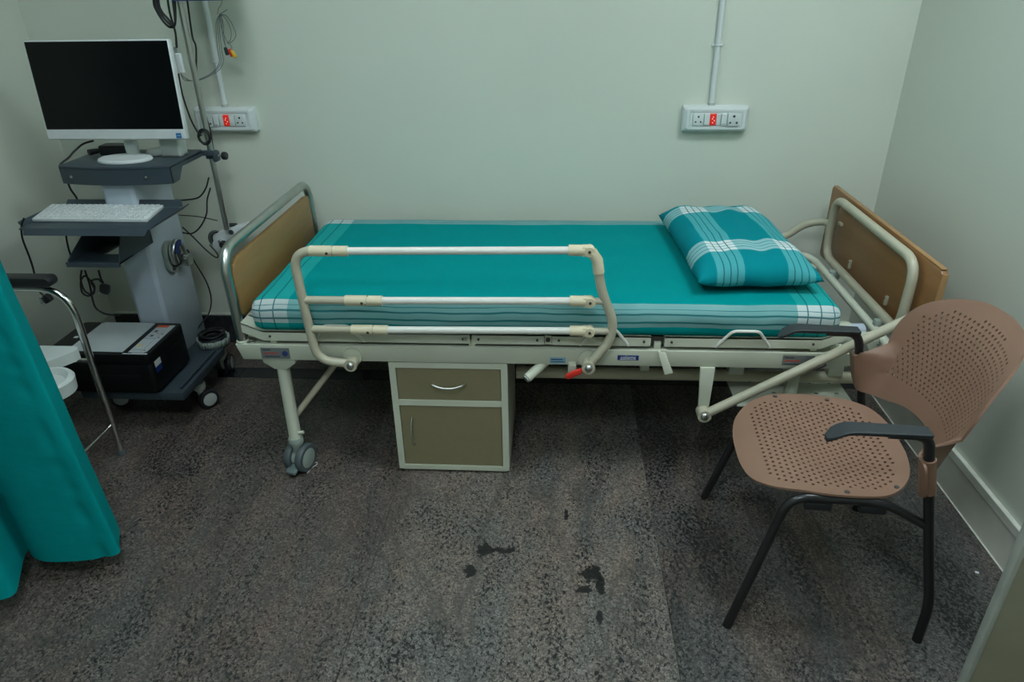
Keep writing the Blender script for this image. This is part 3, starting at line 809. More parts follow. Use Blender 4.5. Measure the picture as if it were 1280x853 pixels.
for i in range(-20, 21):
    for j in range(-20, 21):
        x, y = i*.0155, j*.0155
        if inside((x, y), seat_out) and .006 < edist((x, y), seat_out) < .028 or (x < -.192 and inside((x, y), seat_out) and edist((x, y), seat_out) > .006): extra.append((x, y))
seat = shell(seat_out, holes, extra, seat_surf, 'seat', M_BROWN, .006)
for (x, y) in ((-.105, .218), (.045, .214), (-.02, -.222), (.105, -.195)):
    q = seat_surf(x, y); MB().lathe([(.002, 0), (.0065, 0), (.006, .002), (.002, .0022)], (q[0], q[1], q[2]+.003)).build('screw', M_DARKBOLT, seat)
# backrest: wraps around the posts, outline in (y, z)
bh = [(.0, .838), (.10, .832), (.175, .808), (.225, .765), (.247, .70), (.244, .645), (.236, .607), (.245, .588), (.285, .583), (.289, .545), (.287, .505), (.262, .480), (.225, .478), (.16, .492), (.09, .512), (.0, .520)]
bo_ = [Vector((y, z, 0)) for y, z in bh]
side = [(p.x, p.y) for p in spline([(y, z, 0) for y, z in bh], 4)]
back_out = side + [(-y, z) for y, z in side[-2:0:-1]]
def back_surf(y, z):
    x = .135 + .30*(z-.5) + .085*(1-(y/.265)**2) - (.05*max(0, abs(y)-.24)/.05 if False else 0)
    w = min(1, max(0, (abs(y)-.200)/.048)); w = w*w*(3-2*w)
    if z > .60: w *= max(0, 1-(z-.60)/.03)
    x = x*(1-w) + w*(.120 + (.60-z)*.244 - .0165)
    return (x + .03*max(0, (z-.72)/.11)**2, y, z)
holes = []
for i in range(0, 22):
    for j in range(-16, 17):
        z = .56 + i*.0128 + .012*(1-(j/14)**2); y = j*.0165 + (.00825 if i % 2 else 0)
        if inside((y, z), back_out) and edist((y, z), back_out) > .034 and abs(y) < .205: holes.append(hexhole(y, z, .0037))
extra = []
for i in range(-22, 23):
    for j in range(30, 60):
        y, z = i*.0145, j*.0145
        if inside((y, z), back_out) and edist((y, z), back_out) > .006 and (edist((y, z), back_out) < .031 or z < .552 or abs(y) > .212): extra.append((y, z))
shell(back_out, holes, extra, back_surf, 'backrest', M_BROWN, .006)
# frame: two side frames (front leg - seat tube - rear post) and stretchers
FW = .26
for s in (-1, 1):
    y = s*FW
    MB().tube(fillet([(-.262, s*.270, 0), (-.155, y-s*.032, .430), (.07, y-s*.032, .430), (.178, y, .385)], [.055, .05], 8), .0125, 16).build('leg', M_BLACKMETAL, CH)
    MB().tube(fillet([(.235, s*.262, 0), (.236, y, .125), (.120, y, .60)], .05, 6), .0125, 16).build('rear_leg', M_BLACKMETAL, CH)
    MB().tube([(.1435, y, .495), (.121, y, .590)], .0175, 20).build('back_sleeve', M_BROWN, CH)
    MB().tube(fillet([(.124, y, .585), (.108, y, .655), (.02, y, .655)], .055, 8), .0125, 16).build('arm_tube', M_BLACKMETAL, CH)
    ar = MB()
    n = 16; top = []; bot = []
    for k in range(n+1):
        t = k/n; x = -.115 + t*.225; z = .668 - .030*max(0, (.25-t)/.25)**2
        w = .026 - .006*t
        if t < .12: w *= math.sqrt(max(0, 1-((.12-t)/.12)**2))*.5+.5
        top.append(((x, y-w, z), (x, y+w, z))); bot.append(((x, y-w*.8, z-.013), (x, y+w*.8, z-.013)))
    vs, fs = [], []
    for k in range(n+1): vs += [top[k][0], top[k][1], bot[k][1], bot[k][0]]
    for k in range(n):
        a, b_ = 4*k, 4*k+4
        for q in range(4): fs.append((a+q, a+(q+1) % 4, b_+(q+1) % 4, b_+q))
    fs += [(0, 1, 2, 3), (4*n, 4*n+1, 4*n+2, 4*n+3)]
    ar.add(vs, fs); ao = ar.build('armrest', M_ARM, CH)
    bv = ao.modifiers.new('soft', 'BEVEL'); bv.width = .004; bv.segments = 3; bv.angle_limit = math.radians(50)
    for xx in (-.085, .045):
        MB().box((xx-.032, y-s*.032-.011, .398), (xx+.032, y-s*.032+.011, .421), .003).build('seat_mount', M_BLACK, CH)
for xx in (-.09, .05):
    MB().tube([(xx, -.235, .415), (xx, .235, .415)], .011, 14).build('stretcher', M_BLACKMETAL, CH)

# ================================================================== COMPUTER CART
CT = thing('computer_cart', 'slate and white medical computer trolley on casters', 'cart', (-1.635, 2.5, 0))
# base with wings
bs = MB().prism([(-1.845, 2.245, .145), (-1.432, 2.245, .145), (-1.432, 2.62, .145), (-1.50, 2.77, .145), (-1.77, 2.77, .145), (-1.845, 2.62, .145)], (0, 0, .035), .004)
bs.build('base', M_SLATE, CT)
MB().box((-1.455, 2.27, .181), (-1.446, 2.58, .194), .002).build('base_ridge', M_SLATE, CT)
for (x, y, sw) in ((-1.468, 2.425, .9), (-1.84, 2.43, .4), (-1.50, 2.71, 1.8), (-1.79, 2.71, 2.2)):
    caster(x, y, .14, CT, sw, False, .042, gap=.012, off=.018, body=M_PCGREY, tyre=M_BLACK)
# column
col = MB().prism([(-1.705, 2.515, .18), (-1.705, 2.77, .18), (-1.578, 2.77, .18), (-1.578, 2.515, .18), (-1.592, 2.505, .18), (-1.69, 2.505, .18)], (0, 0, .81), .003).build('column', M_COLUMN, CT)
# top shelf: curved front lip, notched right side
ys = lambda t: 2.507 - .030*(1-(2*t-1)**2)
front = [(-1.842 + .424*k/16, ys(k/16)) for k in range(17)]
sh = MB().prism([(x, y, .985) for x, y in front] + [(-1.418, 2.775, .985), (-1.842, 2.775, .985)], (0, 0, .012), .002)
sh.build('shelf', M_SLATE, CT)
lip = MB()
for k in range(16):
    (xa, ya), (xb, yb) = front[k], front[k+1]
    lip.prism([(xa, ya, .930), (xb, yb, .930), (xb, yb, .990), (xa, ya, .990)], (0, .006, 0))
lip.prism([(-1.418, 2.507, .930), (-1.418, 2.56, .930), (-1.418, 2.60, .972), (-1.418, 2.775, .972), (-1.418, 2.775, .990), (-1.418, 2.507, .990)], (-.006, 0, 0))
lip.prism([(-1.842, 2.507, .930), (-1.842, 2.775, .965), (-1.842, 2.775, .990), (-1.842, 2.507, .990)], (.006, 0, 0))
lip.build('shelf_lip', M_SLATE, CT, sm=False)
for xx in (-1.795, -1.505):
    yy = ys((xx+1.842)/.424)
    MB().lathe([(.001, -.003), (.004, -.003), (.0055, 0), (.001, 0)], (xx, yy-.001, .958), 'y', 14).build('rivet', M_BOLT, CT)
# keyboard tray
tr = MB().box((-1.872, 2.255, .832), (-1.402, 2.515, .838), .002)
tr.prism([(-1.845, 2.238, .818), (-1.41, 2.238, .818), (-1.402, 2.255, .838), (-1.852, 2.255, .838)], (0, -.004, .002))
tr.prism([(-1.87, 2.515, .838), (-1.41, 2.515, .838), (-1.415, 2.528, .862), (-1.862, 2.528, .862)], (0, .005, 0))
for xx, dxs in ((-1.402, .020), (-1.872, -.020)):
    tr.prism([(xx, 2.275, .838), (xx, 2.515, .838), (xx+dxs, 2.518, .852), (xx+dxs, 2.285, .852)], (0, 0, -.004))
tr.build('keyboard_tray', M_SLATE, CT)
# bracket and small pan below the tray
br = MB()
BXA, BXB = -1.742, -1.552
br.prism([(BXA, 2.505, .832), (BXA, 2.41, .832), (BXA, 2.40, .78), (BXA, 2.27, .715), (BXA, 2.27, .700), (BXA, 2.505, .700)], (.005, 0, 0))
br.prism([(BXB, 2.505, .832), (BXB, 2.34, .832), (BXB, 2.27, .700), (BXB, 2.505, .700)], (-.005, 0, 0))
br.box((BXA, 2.265, .700), (BXB, 2.36, .706)); br.box((BXA, 2.36, .700), (-1.665, 2.505, .706))
br.box((BXA, 2.490, .700), (BXB, 2.498, .738)); br.box((BXA-.004, 2.260, .692), (BXB+.004, 2.267, .710), .002)
br.build('tray_bracket', M_SLATE, CT, sm=False)
# holder clamped on the column side
hx = -1.578
hp = aty(205, 322, 2.62)

hd = MB().prism([(hx, y, z) for y, z in rrect(2.622, .598, .080, .135, .039)], (.022, 0, 0), .004).build('holder_body', M_CASTER, CT)
arc = [(hx+.040, 2.628+.036*math.cos(a), .612+.044*math.sin(a)) for a in [PI*1.25 - k*PI*1.35/12 for k in range(13)]]
MB().tube(arc, .015, 12).build('holder_ring', M_STEEL, hd)
MB().prism([(hx+.0545, 2.628+.044*math.cos(a), .614+.054*math.sin(a)) for a in [PI*.95 - k*PI*.6/8 for k in range(9)]] +
           [(hx+.0545, 2.628+.022*math.cos(a), .614+.028*math.sin(a)) for a in [PI*.35 + k*PI*.6/8 for k in range(9)]], (.003, 0, 0)).build('holder_label', M_BLUE, hd)
MB().prism([(hx+.030, y, z) for y, z in rrect(2.658, .572, .052, .046, .012)], (.040, 0, 0), .003).build('holder_jaw', M_STEEL, hd)
MB().box((hx+.018, 2.600, .562), (hx+.044, 2.640, .610), .004).build('holder_mouth', M_BLACK, hd)
MB().cyl((hx+.01, 2.600, .552), (hx+.03, 2.600, .552), .006, 12).build('screw', M_DARKBOLT, hd)
# shelf clamp that holds the pole
PX, PY = -1.395, 2.80
cl = MB().box((-1.425, 2.770, .972), (PX+.018, 2.786, .992), .003)
cl.box((PX-.02, 2.785, .955), (PX+.022, 2.825, .985), .005); cl.box((PX+.012, 2.775, .945), (PX+.030, 2.815, .985), .006)
pc = cl.build('pole_clamp', M_SLATE, CT)
MB().cyl((PX+.028, 2.795, .967), (PX+.048, 2.795, .967), .005, 10).build('clamp_screw', M_STEEL, pc)
MB().lathe([(.003, 0), (.013, 0), (.016, .004), (.016, .016), (.013, .020), (.003, .020)], (PX+.046, 2.795, .967), 'x', 10).build('clamp_knob', M_BLACK, pc)
# cable drum on the base
dm = MB(); prof = [(.062, .18), (.066, .18), (.066, .205), (.062, .205)]
ctr = Vector((-1.488, 2.655, 0))
ring = []
for k in range(33):
    a = 2*PI*k/32
    ring.append((ctr.x+.064*math.cos(a), ctr.y+.064*math.sin(a)))
for k in range(32):
    (xa, ya), (xb, yb) = ring[k], ring[k+1]
    dm.add([(xa, ya, .184), (xb, yb, .184), (xb, yb, .214), (xa, ya, .214)], [(0, 1, 2, 3)])
do = dm.build('drum_rim', M_CASTER, CT)
sd = do.modifiers.new('t', 'SOLIDIFY'); sd.thickness = .004
MB().lathe([(.002, .1805), (.066, .1805), (.066, .186), (.002, .186)], (ctr.x, ctr.y, 0)).build('drum_floor', M_SLATE, CT)

# coiled cable lying in the drum
cc = []
for k in range(7*24):
    a = 2*PI*k/24; rr = .048 + .007*math.sin(a*.31+1)
    cc.append((ctr.x+rr*math.cos(a), ctr.y+rr*math.sin(a), .192 + .0062*a/(2*PI) + .002*math.sin(a*2.3)))
cbm = MB().tube(cc, .0046, 8).build('coiled_cable', M_CABLE)
tag(cbm, 'black cable coiled in the round holder on the cart base', 'cable')

# ================================================================== DESKTOP COMPUTER, KEYBOARD, ETC.
MY = 2.60
mon = thing('desktop_monitor', 'white all-in-one desktop computer with a black switched-off screen', 'monitor', (-1.64, 2.63, .997))
tilt = Matrix.Rotation(math.radians(-4), 3, 'X')
cxm, zc = -1.640, 1.245; W2, H2 = .268, .172
piv = (cxm, MY, zc)
MB().box((cxm-W2, MY, zc-H2), (cxm+W2, MY+.028, zc+H2), .006, 3, tilt, piv).build('bezel', M_PCWHITE, mon)
MB().box((cxm-W2+.006, MY-.0012, zc-H2+.038), (cxm+W2-.005, MY+.002, zc+H2-.005), .0005, 1, tilt, piv).build('screen', M_SCREEN, mon)
MB().box((cxm-W2+.004, MY-.002, zc-H2+.003), (cxm+W2-.004, MY+.002, zc-H2+.036), .001, 1, tilt, piv).build('chin', M_PCWHITE, mon)
st = MB().box((cxm+W2-.036, MY-.0030, zc-H2+.006), (cxm+W2-.016, MY-.0018, zc-H2+.024), 0, 1, tilt, piv).build('badge', plain('badge_blue', (.02, .13, .36), .4), mon)
MB().box((cxm+W2-.033, MY-.0036, zc-H2+.0135), (cxm+W2-.019, MY-.0029, zc-H2+.0165), 0, 1, tilt, piv).build('print', M_SKYBLUE, st)
MB().prism([(x, y, 1.06) for x, y in rrect(cxm+.015, MY+.045, .048, .026, .008)], (0, 0, -.055), .001).build('stand_neck', M_PCGREY, mon)
bs2 = MB(); bm_prof = [(.002, 0), (.99, 0), (1.0, .25), (.97, .8), (.90, 1), (.002, 1)]
bs2.lathe(bm_prof, (0, 0, 0), 'z', 40); me = bs2.mesh('stand_base')
me.transform(Matrix.Translation((cxm+.012, 2.588, .998)) @ Matrix.Diagonal((.102, .072, .012, 1))); link('stand_base', me, M_PCWHITE, mon)

kb = thing('keyboard', 'white slim computer keyboard on the cart tray', 'keyboard', (-1.67, 2.39, .838))
kx0, kx1, ky0, ky1 = -1.868, -1.443, 2.325, 2.500
MB().prism([(kx0, ky0, .839), (kx1, ky0, .839), (kx1-.028, ky1, .839), (kx0-.045, ky1, .839)], (0, 0, .013), .003).build('case', M_PCWHITE, kb)
ky = MB()
for r_ in range(6):
    for c_ in range(21):
        if c_ in (15,) : continue
        t0, t1 = (r_+.12)/6.2+.02, (r_+.88)/6.2+.02
        def kp(u, t): return (kx0 + (kx1-kx0)*(.02+u*.96) - (.045*(1-u)+.028*u)*t, ky0 + (ky1-ky0)*t)
        if r_ == 0 and c_ in (4, 5, 6, 7, 8): 
            if c_ != 4: continue
            ua, ub = 4.1/21, 8.9/21
        else: ua, ub = (c_+.1)/21, (c_+.9)/21
        p = [kp(ua, t0), kp(ub, t0), kp(ub, t1), kp(ua, t1)]
        c0 = Vector((sum(q[0] for q in p)/4, sum(q[1] for q in p)/4))
        q = [(c0.x+(a-c0.x)*.82, c0.y+(b-c0.y)*.82, .8555) for a, b in p]
        ky.add([(a, b, .8518) for a, b in p] + q, [(4, 5, 6, 7), (0, 1, 5, 4), (1, 2, 6, 5), (2, 3, 7, 6), (3, 0, 4, 7)])
ko = ky.build('keys', M_WHITEINK if False else M_PCWHITE, kb, sm=False); ko['kind'] = 'stuff'

ad = thing('power_adapter', 'black power adapter brick behind the monitor stand', 'adapter', (-1.72, 2.70, .997))
MB().box((-1.775, 2.665, .9975), (-1.655, 2.725, 1.035), .006, 3, Matrix.Rotation(.05, 3, 'Z')).build('brick', M_BLACK, ad)
MB().box((-1.760, 2.664, 1.0345), (-1.670, 2.70, 1.0352)).build('label_plate', M_DARKINK, ad)
MB().tube([(-1.80, 2.64, 1.015), (-1.777, 2.675, 1.015)], [.012, .009], 12).build('inlet_plug', M_CABLE, ad)

ms = thing('computer_mouse', 'small grey-white computer mouse on the cart shelf', 'mouse', (-1.555, 2.70, .997))
mb = MB(); mb.lathe([(.001, 0), (.95, .0), (1, .25), (.92, .65), (.70, .9), (.35, 1.0), (.001, 1.02)], (0, 0, 0), 'z', 24)
me = mb.mesh('shell'); me.transform(Matrix.Translation((-1.548, 2.688, .998)) @ Matrix.Rotation(.5, 4, 'Z') @ Matrix.Diagonal((.046, .029, .026, 1))); link('shell', me, M_PCGREY, ms)
MB().cyl((-1.565, 2.679, 1.019), (-1.555, 2.684, 1.020), .004, 10).build('scroll_wheel', M_DARKINK, ms)

tb = thing('plastic_tub', 'translucent white plastic tub at the right of the monitor stand', 'tub', (-1.475, 2.69, .997))
t_ = MB()
oo, ii = rrect(-1.477, 2.675, .082, .062, .012), rrect(-1.477, 2.675, .077, .057, .010)
t_.prism([(x, y, .998) for x, y in oo], (0, 0, .004))
n = len(oo)
t_.add([(x, y, .999) for x, y in oo] + [(x*1.0, y, 1.062) for x, y in oo] + [(x, y, .999) for x, y in ii] + [(x, y, 1.062) for x, y in ii],
       [(k, (k+1) % n, n+(k+1) % n, n+k) for k in range(n)] + [(2*n+k, 3*n+k, 3*n+(k+1) % n, 2*n+(k+1) % n) for k in range(n)] + [(n+k, n+(k+1) % n, 3*n+(k+1) % n, 3*n+k) for k in range(n)])
t_.build('wall', M_PCGREY, tb)

# ================================================================== PRINTER
PRT = thing('printer', 'black flatbed ink printer with a pale lid insert on the cart base', 'printer', (-1.715, 2.36, .18))
px0, px1, py0, py1, pz0, pz1 = -1.930, -1.512, 2.222, 2.498, .196, .358
MB().prism([(x, y, pz0) for x, y in rrect((px0+px1)/2, (py0+py1)/2, px1-px0, py1-py0, .022)], (0, 0, .118), .004).build('body', M_PRINTER, PRT)
MB().prism([(x, y, pz0+.120) for x, y in rrect((px0+px1)/2, (py0+py1)/2, px1-px0, py1-py0, .022)], (0, 0, .042), .005).build('lid', M_PRINTER, PRT)
MB().prism([(x, y, .181) for x, y in rrect((px0+px1)/2, (py0+py1)/2, px1-px0-.04, py1-py0-.04, .02)], (0, 0, .015)).build('feet', M_PRINTER, PRT)
lidq = [(-1.845, 2.246), (-1.622, 2.242), (-1.622, 2.485), (-1.632, 2.492), (-1.832, 2.492), (-1.845, 2.482)]
MB().prism([(x, y, pz1) for x, y in lidq], (0, 0, .0012)).build('lid_insert', M_PAPERTOP, PRT)
lbq = [(-1.600, 2.242), (-1.540, 2.240), (-1.530, 2.25), (-1.530, 2.472), (-1.600, 2.472)]
lb = MB().prism([(x, y, pz1) for x, y in lbq], (0, 0, .001)).build('guide_label', M_PAPERTOP, PRT)
MB().box((-1.599, 2.452, pz1+.001), (-1.552, 2.471, pz1+.0014)).build('print', M_ORANGE, lb)
pr = MB()
for (xa, xb, ya, yb) in ((-1.553, -1.5525, 2.242, 2.45), (-1.597, -1.553, 2.355, 2.3565), (-1.597, -1.553, 2.262, 2.2635), (-1.588, -1.576, 2.41, 2.425), (-1.586, -1.574, 2.372, 2.385), (-1.548, -1.542, 2.39, 2.398), (-1.546, -1.541, 2.36, 2.367), (-1.547, -1.542, 2.255, 2.262)):
    pr.box((xa, ya, pz1+.001), (xb, yb, pz1+.0014))
pr.build('print', M_DARKINK, lb, sm=False)
MB().box((-1.590, 2.290, pz1+.001), (-1.574, 2.300, pz1+.0014)).build('print', M_YELLOW, lb)
MB().box((-1.570, 2.398, pz1+.001), (-1.564, 2.404, pz1+.0014)).build('print', M_REDINK, lb)
fm = MB(); random.seed(3)
xx = -1.615
while xx < -1.527:
    w = random.uniform(.003, .007); fm.box((xx, py0+.006, pz1-.0005), (xx+w, py0+(.011 if xx < -1.59 else .014), pz1+.0008)); xx += w+.0014
fm.build('lid_print', M_WHITEINK, PRT, sm=False)
fm = MB(); fm.box((-1.885, 2.352, pz1), (-1.868, 2.366, pz1+.0008)); fm.box((-1.905, 2.245, pz1), (-1.89, 2.252, pz1+.0008)); fm.build('lid_print', M_WHITEINK, PRT, sm=False)
MB().prism([(px1+.0002, 2.246, .292), (px1+.0002, 2.288, .292), (px1+.0002, 2.288, .268), (px1+.0002, 2.246, .268)], (.001, 0, 0)).build('side_sticker', M_BLUE, PRT)
MB().prism([(px1+.0002, 2.246, .316), (px1+.0002, 2.288, .316), (px1+.0002, 2.288, .292), (px1+.0002, 2.246, .292)], (.001, 0, 0)).build('side_sticker', M_PCWHITE, PRT)
MB().box((px0+.05, py0-.002, pz0+.02), (px1-.05, py0+.004, pz0+.075), .003).build('paper_slot', M_PRINTER, PRT)

# ================================================================== POLE, PATIENT MONITOR AND CABLES
pole = thing('drip_pole', 'thin chrome pole clamped to the cart shelf', 'pole', (PX, PY, .65))
MB().cyl((PX, PY, .655), (PX, PY, 1.95), .0118, 18).build('shaft', M_STEEL, pole)
MB().lathe([(.002, 1.95), (.012, 1.95), (.012, 1.965), (.002, 1.97)], (PX, PY, 0)).build('cap', M_BLACK, pole)
pm = thing('patient_monitor', 'dark blue patient monitor mounted on the chrome pole', 'monitor', (-1.29, 2.78, 1.534))
MB().box((-1.381, 2.72, 1.5345), (-1.200, 2.86, 1.74), .008, 3).build('housing', M_PCWHITE, pm)
MB().box((-1.381, 2.715, 1.5335), (-1.205, 2.86, 1.537), .001, 1).build('bottom_tray', M_BLUEINK, pm)
MB().box((-1.37, 2.718, 1.565), (-1.235, 2.721, 1.715)).build('screen', M_SCREEN, pm)
MB().box((PX-.012, PY+.0125, 1.58), (PX+.04, PY+.03, 1.66), .003).build('pole_mount', M_SLATE, pm)

def cable(name, label, pts, r, mat=M_CABLE, n=7):
    return tag(MB().tube(spline(pts, n), r, 8).build(name, mat), label, 'cable')
A = lambda y, *pp: [aty(u, v, y) for u, v in pp]
# black looped lead hanging at the pole top
lead = thing('looped_lead', 'thick black lead looped beside the pole with a grey inline box', 'cable', aty(205, 20, 2.76))
for k, (d_, y) in enumerate(((0, 2.765), (3, 2.755), (6, 2.76))):
    MB().tube(spline(A(y, (193+d_, -40), (192+d_, 0), (196+d_, 14), (206+d_*.6, 29-d_), (214, 34-d_), (219, 28), (216+d_*.4, 0), (212+d_*.4, -40)), 7), .0044, 8).build('loop', M_CABLE, lead)
MB().tube(spline(A(2.76, (207, -20), (212, 15), (219, 40), (221, 60)), 7), .004, 8).build('loop', M_CABLE, lead)
bx = aty(224.5, 79, 2.76)
MB().box((bx[0]-.010, 2.752, bx[2]-.036), (bx[0]+.013, 2.768, bx[2]+.036), .005, 3).build('inline_box', M_PCWHITE, lead)
MB().cyl((bx[0]-.004, 2.76, bx[2]+.034), (bx[0]-.005, 2.76, bx[2]+.056), .005, 10).build('strain_relief', M_GREYCABLE, lead)
cable('black_cable', 'thin black cable running from the inline box to the coil on the pole', A(2.765, (223, 92), (228, 118), (238, 148), (247, 165), (252, 170)), .0034)
cable('black_cable', 'black cable hanging from the patient monitor down to the shelf clamp', A(2.83, (234, 0), (238, 30), (241, 48), (245, 60), (246, 96), (252, 130), (262, 160), (265, 178), (267, 190)), .0036)
coil = []
for k in range(4*22):
    a = 2*PI*k/22; rr = .026 + .004*math.sin(k*.23)
    c0 = aty(256, 171, 2.783); coil.append((c0[0]+rr*math.cos(a)*.85, c0[1]+.002*math.sin(k*.7)-.0003*k*.3, c0[2]+rr*math.sin(a)))
tag(MB().tube(coil, .0032, 8).build('black_cable_coil', M_CABLE), 'small black cable coil tied to the chrome pole above the clamp', 'cable')

ecg = thing('lead_set', 'bundle of thin grey monitoring leads with coloured clips on the wall side', 'cable', aty(275, 60, 2.86))
for k, (dx1, dx2) in enumerate(((0, 0), (2, 2), (4, 5))):
    MB().tube(spline(A(2.86, (275+dx1*.3, 17), (270+dx1, 30), (272+dx1*1.2, 60), (274+dx2, 78), (266+dx2, 90), (252, 98+dx2*.3), (240, 101), (230, 96+dx1), (225, 90)), 7), .0015, 7).build('lead', M_GREYCABLE, ecg)
MB().tube(spline(A(2.86, (278, -10), (277, 4), (273, 11), (272, 18)), 6), .0012, 7).build('lead', M_GREYCABLE, ecg)
for k, q in enumerate((((276, 18), (283, 20), (290, 30), (295, 44), (290, 52), (285, 55)), ((277, 18), (284, 26), (289, 40), (288, 50), (284, 54)), ((276, 18), (279, 30), (280, 45), (282, 58)), ((275, 18), (277, 35), (284, 52), (288, 56), (290, 61)), ((277, 19), (278, 40), (280, 52), (283, 60)), ((276, 17), (281, 14), (284, 12)))):
    MB().tube(spline(A(2.86-.004*k, *q), 7), .0015, 7).build('lead', M_GREYCABLE, ecg)
for q, m_, tl in (((283, 64), M_GREENCLIP, .1), ((288.5, 66), M_RED, .25), ((292, 67.5), M_YELLOW, .45)):
    p = aty(*q, 2.858)
    MB().box((p[0]-.0065, p[1]-.006, p[2]-.015), (p[0]+.0065, p[1]+.006, p[2]+.015), .004, 2, Matrix.Rotation(-tl, 3, 'Y')).build('clip', m_, ecg)

cable('black_cable', 'black cable curving from the column side up to the pole', A(2.80, (219, 250), (232, 250), (248, 247), (257, 236), (261, 222)), .0032)
cable('black_cable', 'black cable looping between the column and the pole foot', A(2.80, (228, 291), (240, 292), (250, 284), (258, 268), (259, 250), (263, 235)), .0032)
cable('grey_cable', 'thin cable stretched level from the column to the white module', A(2.82, (224, 269), (248, 271), (272, 276)), .002)
cable('black_cable', 'black cable sloping down from the column under the white module', A(2.80, (228, 284), (242, 297), (258, 313), (270, 322), (272, 318), (262, 306)), .003)
cable('black_cable', 'long black cable drooping from the column into the cable drum', [aty(234, 312, 2.775), aty(246, 332, 2.79), aty(259, 355, 2.79), aty(264, 375, 2.79), aty(261, 392, 2.78), aty(252, 404, 2.74), aty(245, 413, 2.70)], .003)

# white module at the foot of the pole with its own coiled lead
mod = thing('wall_module', 'white wedge-shaped module with a round knob at the pole foot', 'module', aty(285, 300, 2.83))
ymod = 2.825
pts = [(268, 296), (272, 291), (306, 281), (309, 287), (285, 318), (270, 314), (265, 306)]
MB().prism(A(ymod, *pts), (0, .05, 0), .003).build('housing', M_PCWHITE, mod)
p = aty(289, 290.5, ymod-.002); MB().lathe([(.006, 0), (.0105, 0), (.0105, .004), (.006, .004)], (p[0], p[1]-.002, p[2]), 'y', 20).build('round_mark', M_DARKINK, mod)
p = aty(280, 305, ymod); MB().lathe([(.001, -.022), (.012, -.022), (.015, -.016), (.016, 0), (.001, 0)], p, 'y', 16).build('knob', M_BLACK, mod)
p = aty(276, 301, ymod); MB().cyl((p[0], p[1]-.016, p[2]), (p[0], p[1]+.002, p[2]), .007, 12).build('connector', M_CHROME, mod)
for k in range(5):
    c0 = aty(271+k*.6, 299, 2.90-.006*k); rr = .036 - .0015*k
    MB().tube([(c0[0]+rr*math.cos(a*2*PI/28), c0[1], c0[2]+rr*1.05*math.sin(a*2*PI/28)) for a in range(28)], .0034, 8, closed=True).build('lead_coil', M_GREYCABLE if k % 2 else M_CABLE, mod)
MB().box((aty(284, 282, 2.87)[0]-.014, 2.86, aty(284, 282, 2.87)[2]-.008), (aty(292, 282, 2.87)[0]+.01, 2.89, aty(284, 282, 2.87)[2]+.006), .004).build('cable_clip', M_BLACK, mod)
MB().box((aty(285, 300, 2.87)[0]-.02, 2.874, aty(285, 300, 2.87)[2]-.02), (aty(285, 300, 2.87)[0]+.02, YB, aty(285, 300, 2.87)[2]+.02)).build('wall_bracket', M_PCGREY, mod)

# mains lead: adapter, behind the shelf, to the pan, with a hanging plug
cable('mains_lead', 'black mains lead arching from the adapter over the shelf edge', [aty(117, 176, 2.665), aty(104, 180, 2.64), aty(93, 189, 2.60), aty(86, 197, 2.57), (-1.846, 2.535, .999), (-1.852, 2.53, .985), aty(80, 216, 2.53), aty(88, 236, 2.54), aty(97, 252, 2.56), aty(92, 275, 2.58), aty(83, 290, 2.585), aty(85, 308, 2.58), aty(90, 322, 2.575), aty(98, 330, 2.57)], .0038)
hang = thing('knotted_mains_lead', 'black mains lead knotted in a loop under the pan with its plug', 'cable', aty(115, 360, 2.40))
MB().tube(spline([aty(u, v, y) for u, v, y in ((102, 338, 2.40), (101, 350, 2.40), (106, 364, 2.40), (116, 368, 2.41), (118, 358, 2.42), (112, 350, 2.42), (106, 345, 2.42), (101, 352, 2.43), (103, 366, 2.43), (112, 370, 2.43), (118, 362, 2.43), (114, 352, 2.44), (122, 349, 2.42), (127, 353, 2.41))], 6), .0036, 8).build('lead', M_CABLE, hang)
MB().tube(spline([aty(u, v, 2.43) for u, v in ((106, 338), (112, 356), (118, 382), (128, 391), (140, 394), (150, 394))], 6), .0036, 8).build('lead', M_CABLE, hang)
MB().tube(spline([aty(u, v, 2.41) for u, v in ((123, 338), (126, 348), (129, 354))], 6), .0036, 8).build('lead', M_CABLE, hang)
p = aty(131, 361, 2.41)
MB().box((p[0]-.017, p[1]-.012, p[2]-.020), (p[0]+.017, p[1]+.012, p[2]+.018), .006, 2, Matrix.Rotation(.3, 3, 'Y')).build('plug', M_BLACK, hang)
for dx_ in (-.009, .0, .009): MB().cyl((p[0]-.010+dx_*.3, p[1]+dx_, p[2]-.010), (p[0]-.026+dx_*.3, p[1]+dx_, p[2]-.016), .0028, 8).build('plug_pin', M_CHROME, hang)
kc = thing('keyboard_lead', 'black lead drooping from the keyboard tray with a plug behind the armrest', 'cable', aty(40, 320, 2.30))
MB().tube(spline([aty(u, v, 2.28) for u, v in ((30, 273), (27, 282), (28, 298), (37, 322), (42, 338), (45, 352), (49, 364), (55, 370))], 7), .0034, 8).build('lead', M_CABLE, kc)
p = aty(59, 373, 2.28)
MB().box((p[0]-.016, p[1]-.012, p[2]-.016), (p[0]+.016, p[1]+.012, p[2]+.016), .006, 2, Matrix.Rotation(-.5, 3, 'Y')).build('plug', M_BLACK, kc)
for dx_ in (-.009, .0, .009): MB().cyl((p[0]-.008, p[1]-.010, p[2]+dx_), (p[0]-.020, p[1]-.014, p[2]+dx_-.004), .0028, 8).build('plug_pin', M_CHROME, kc)

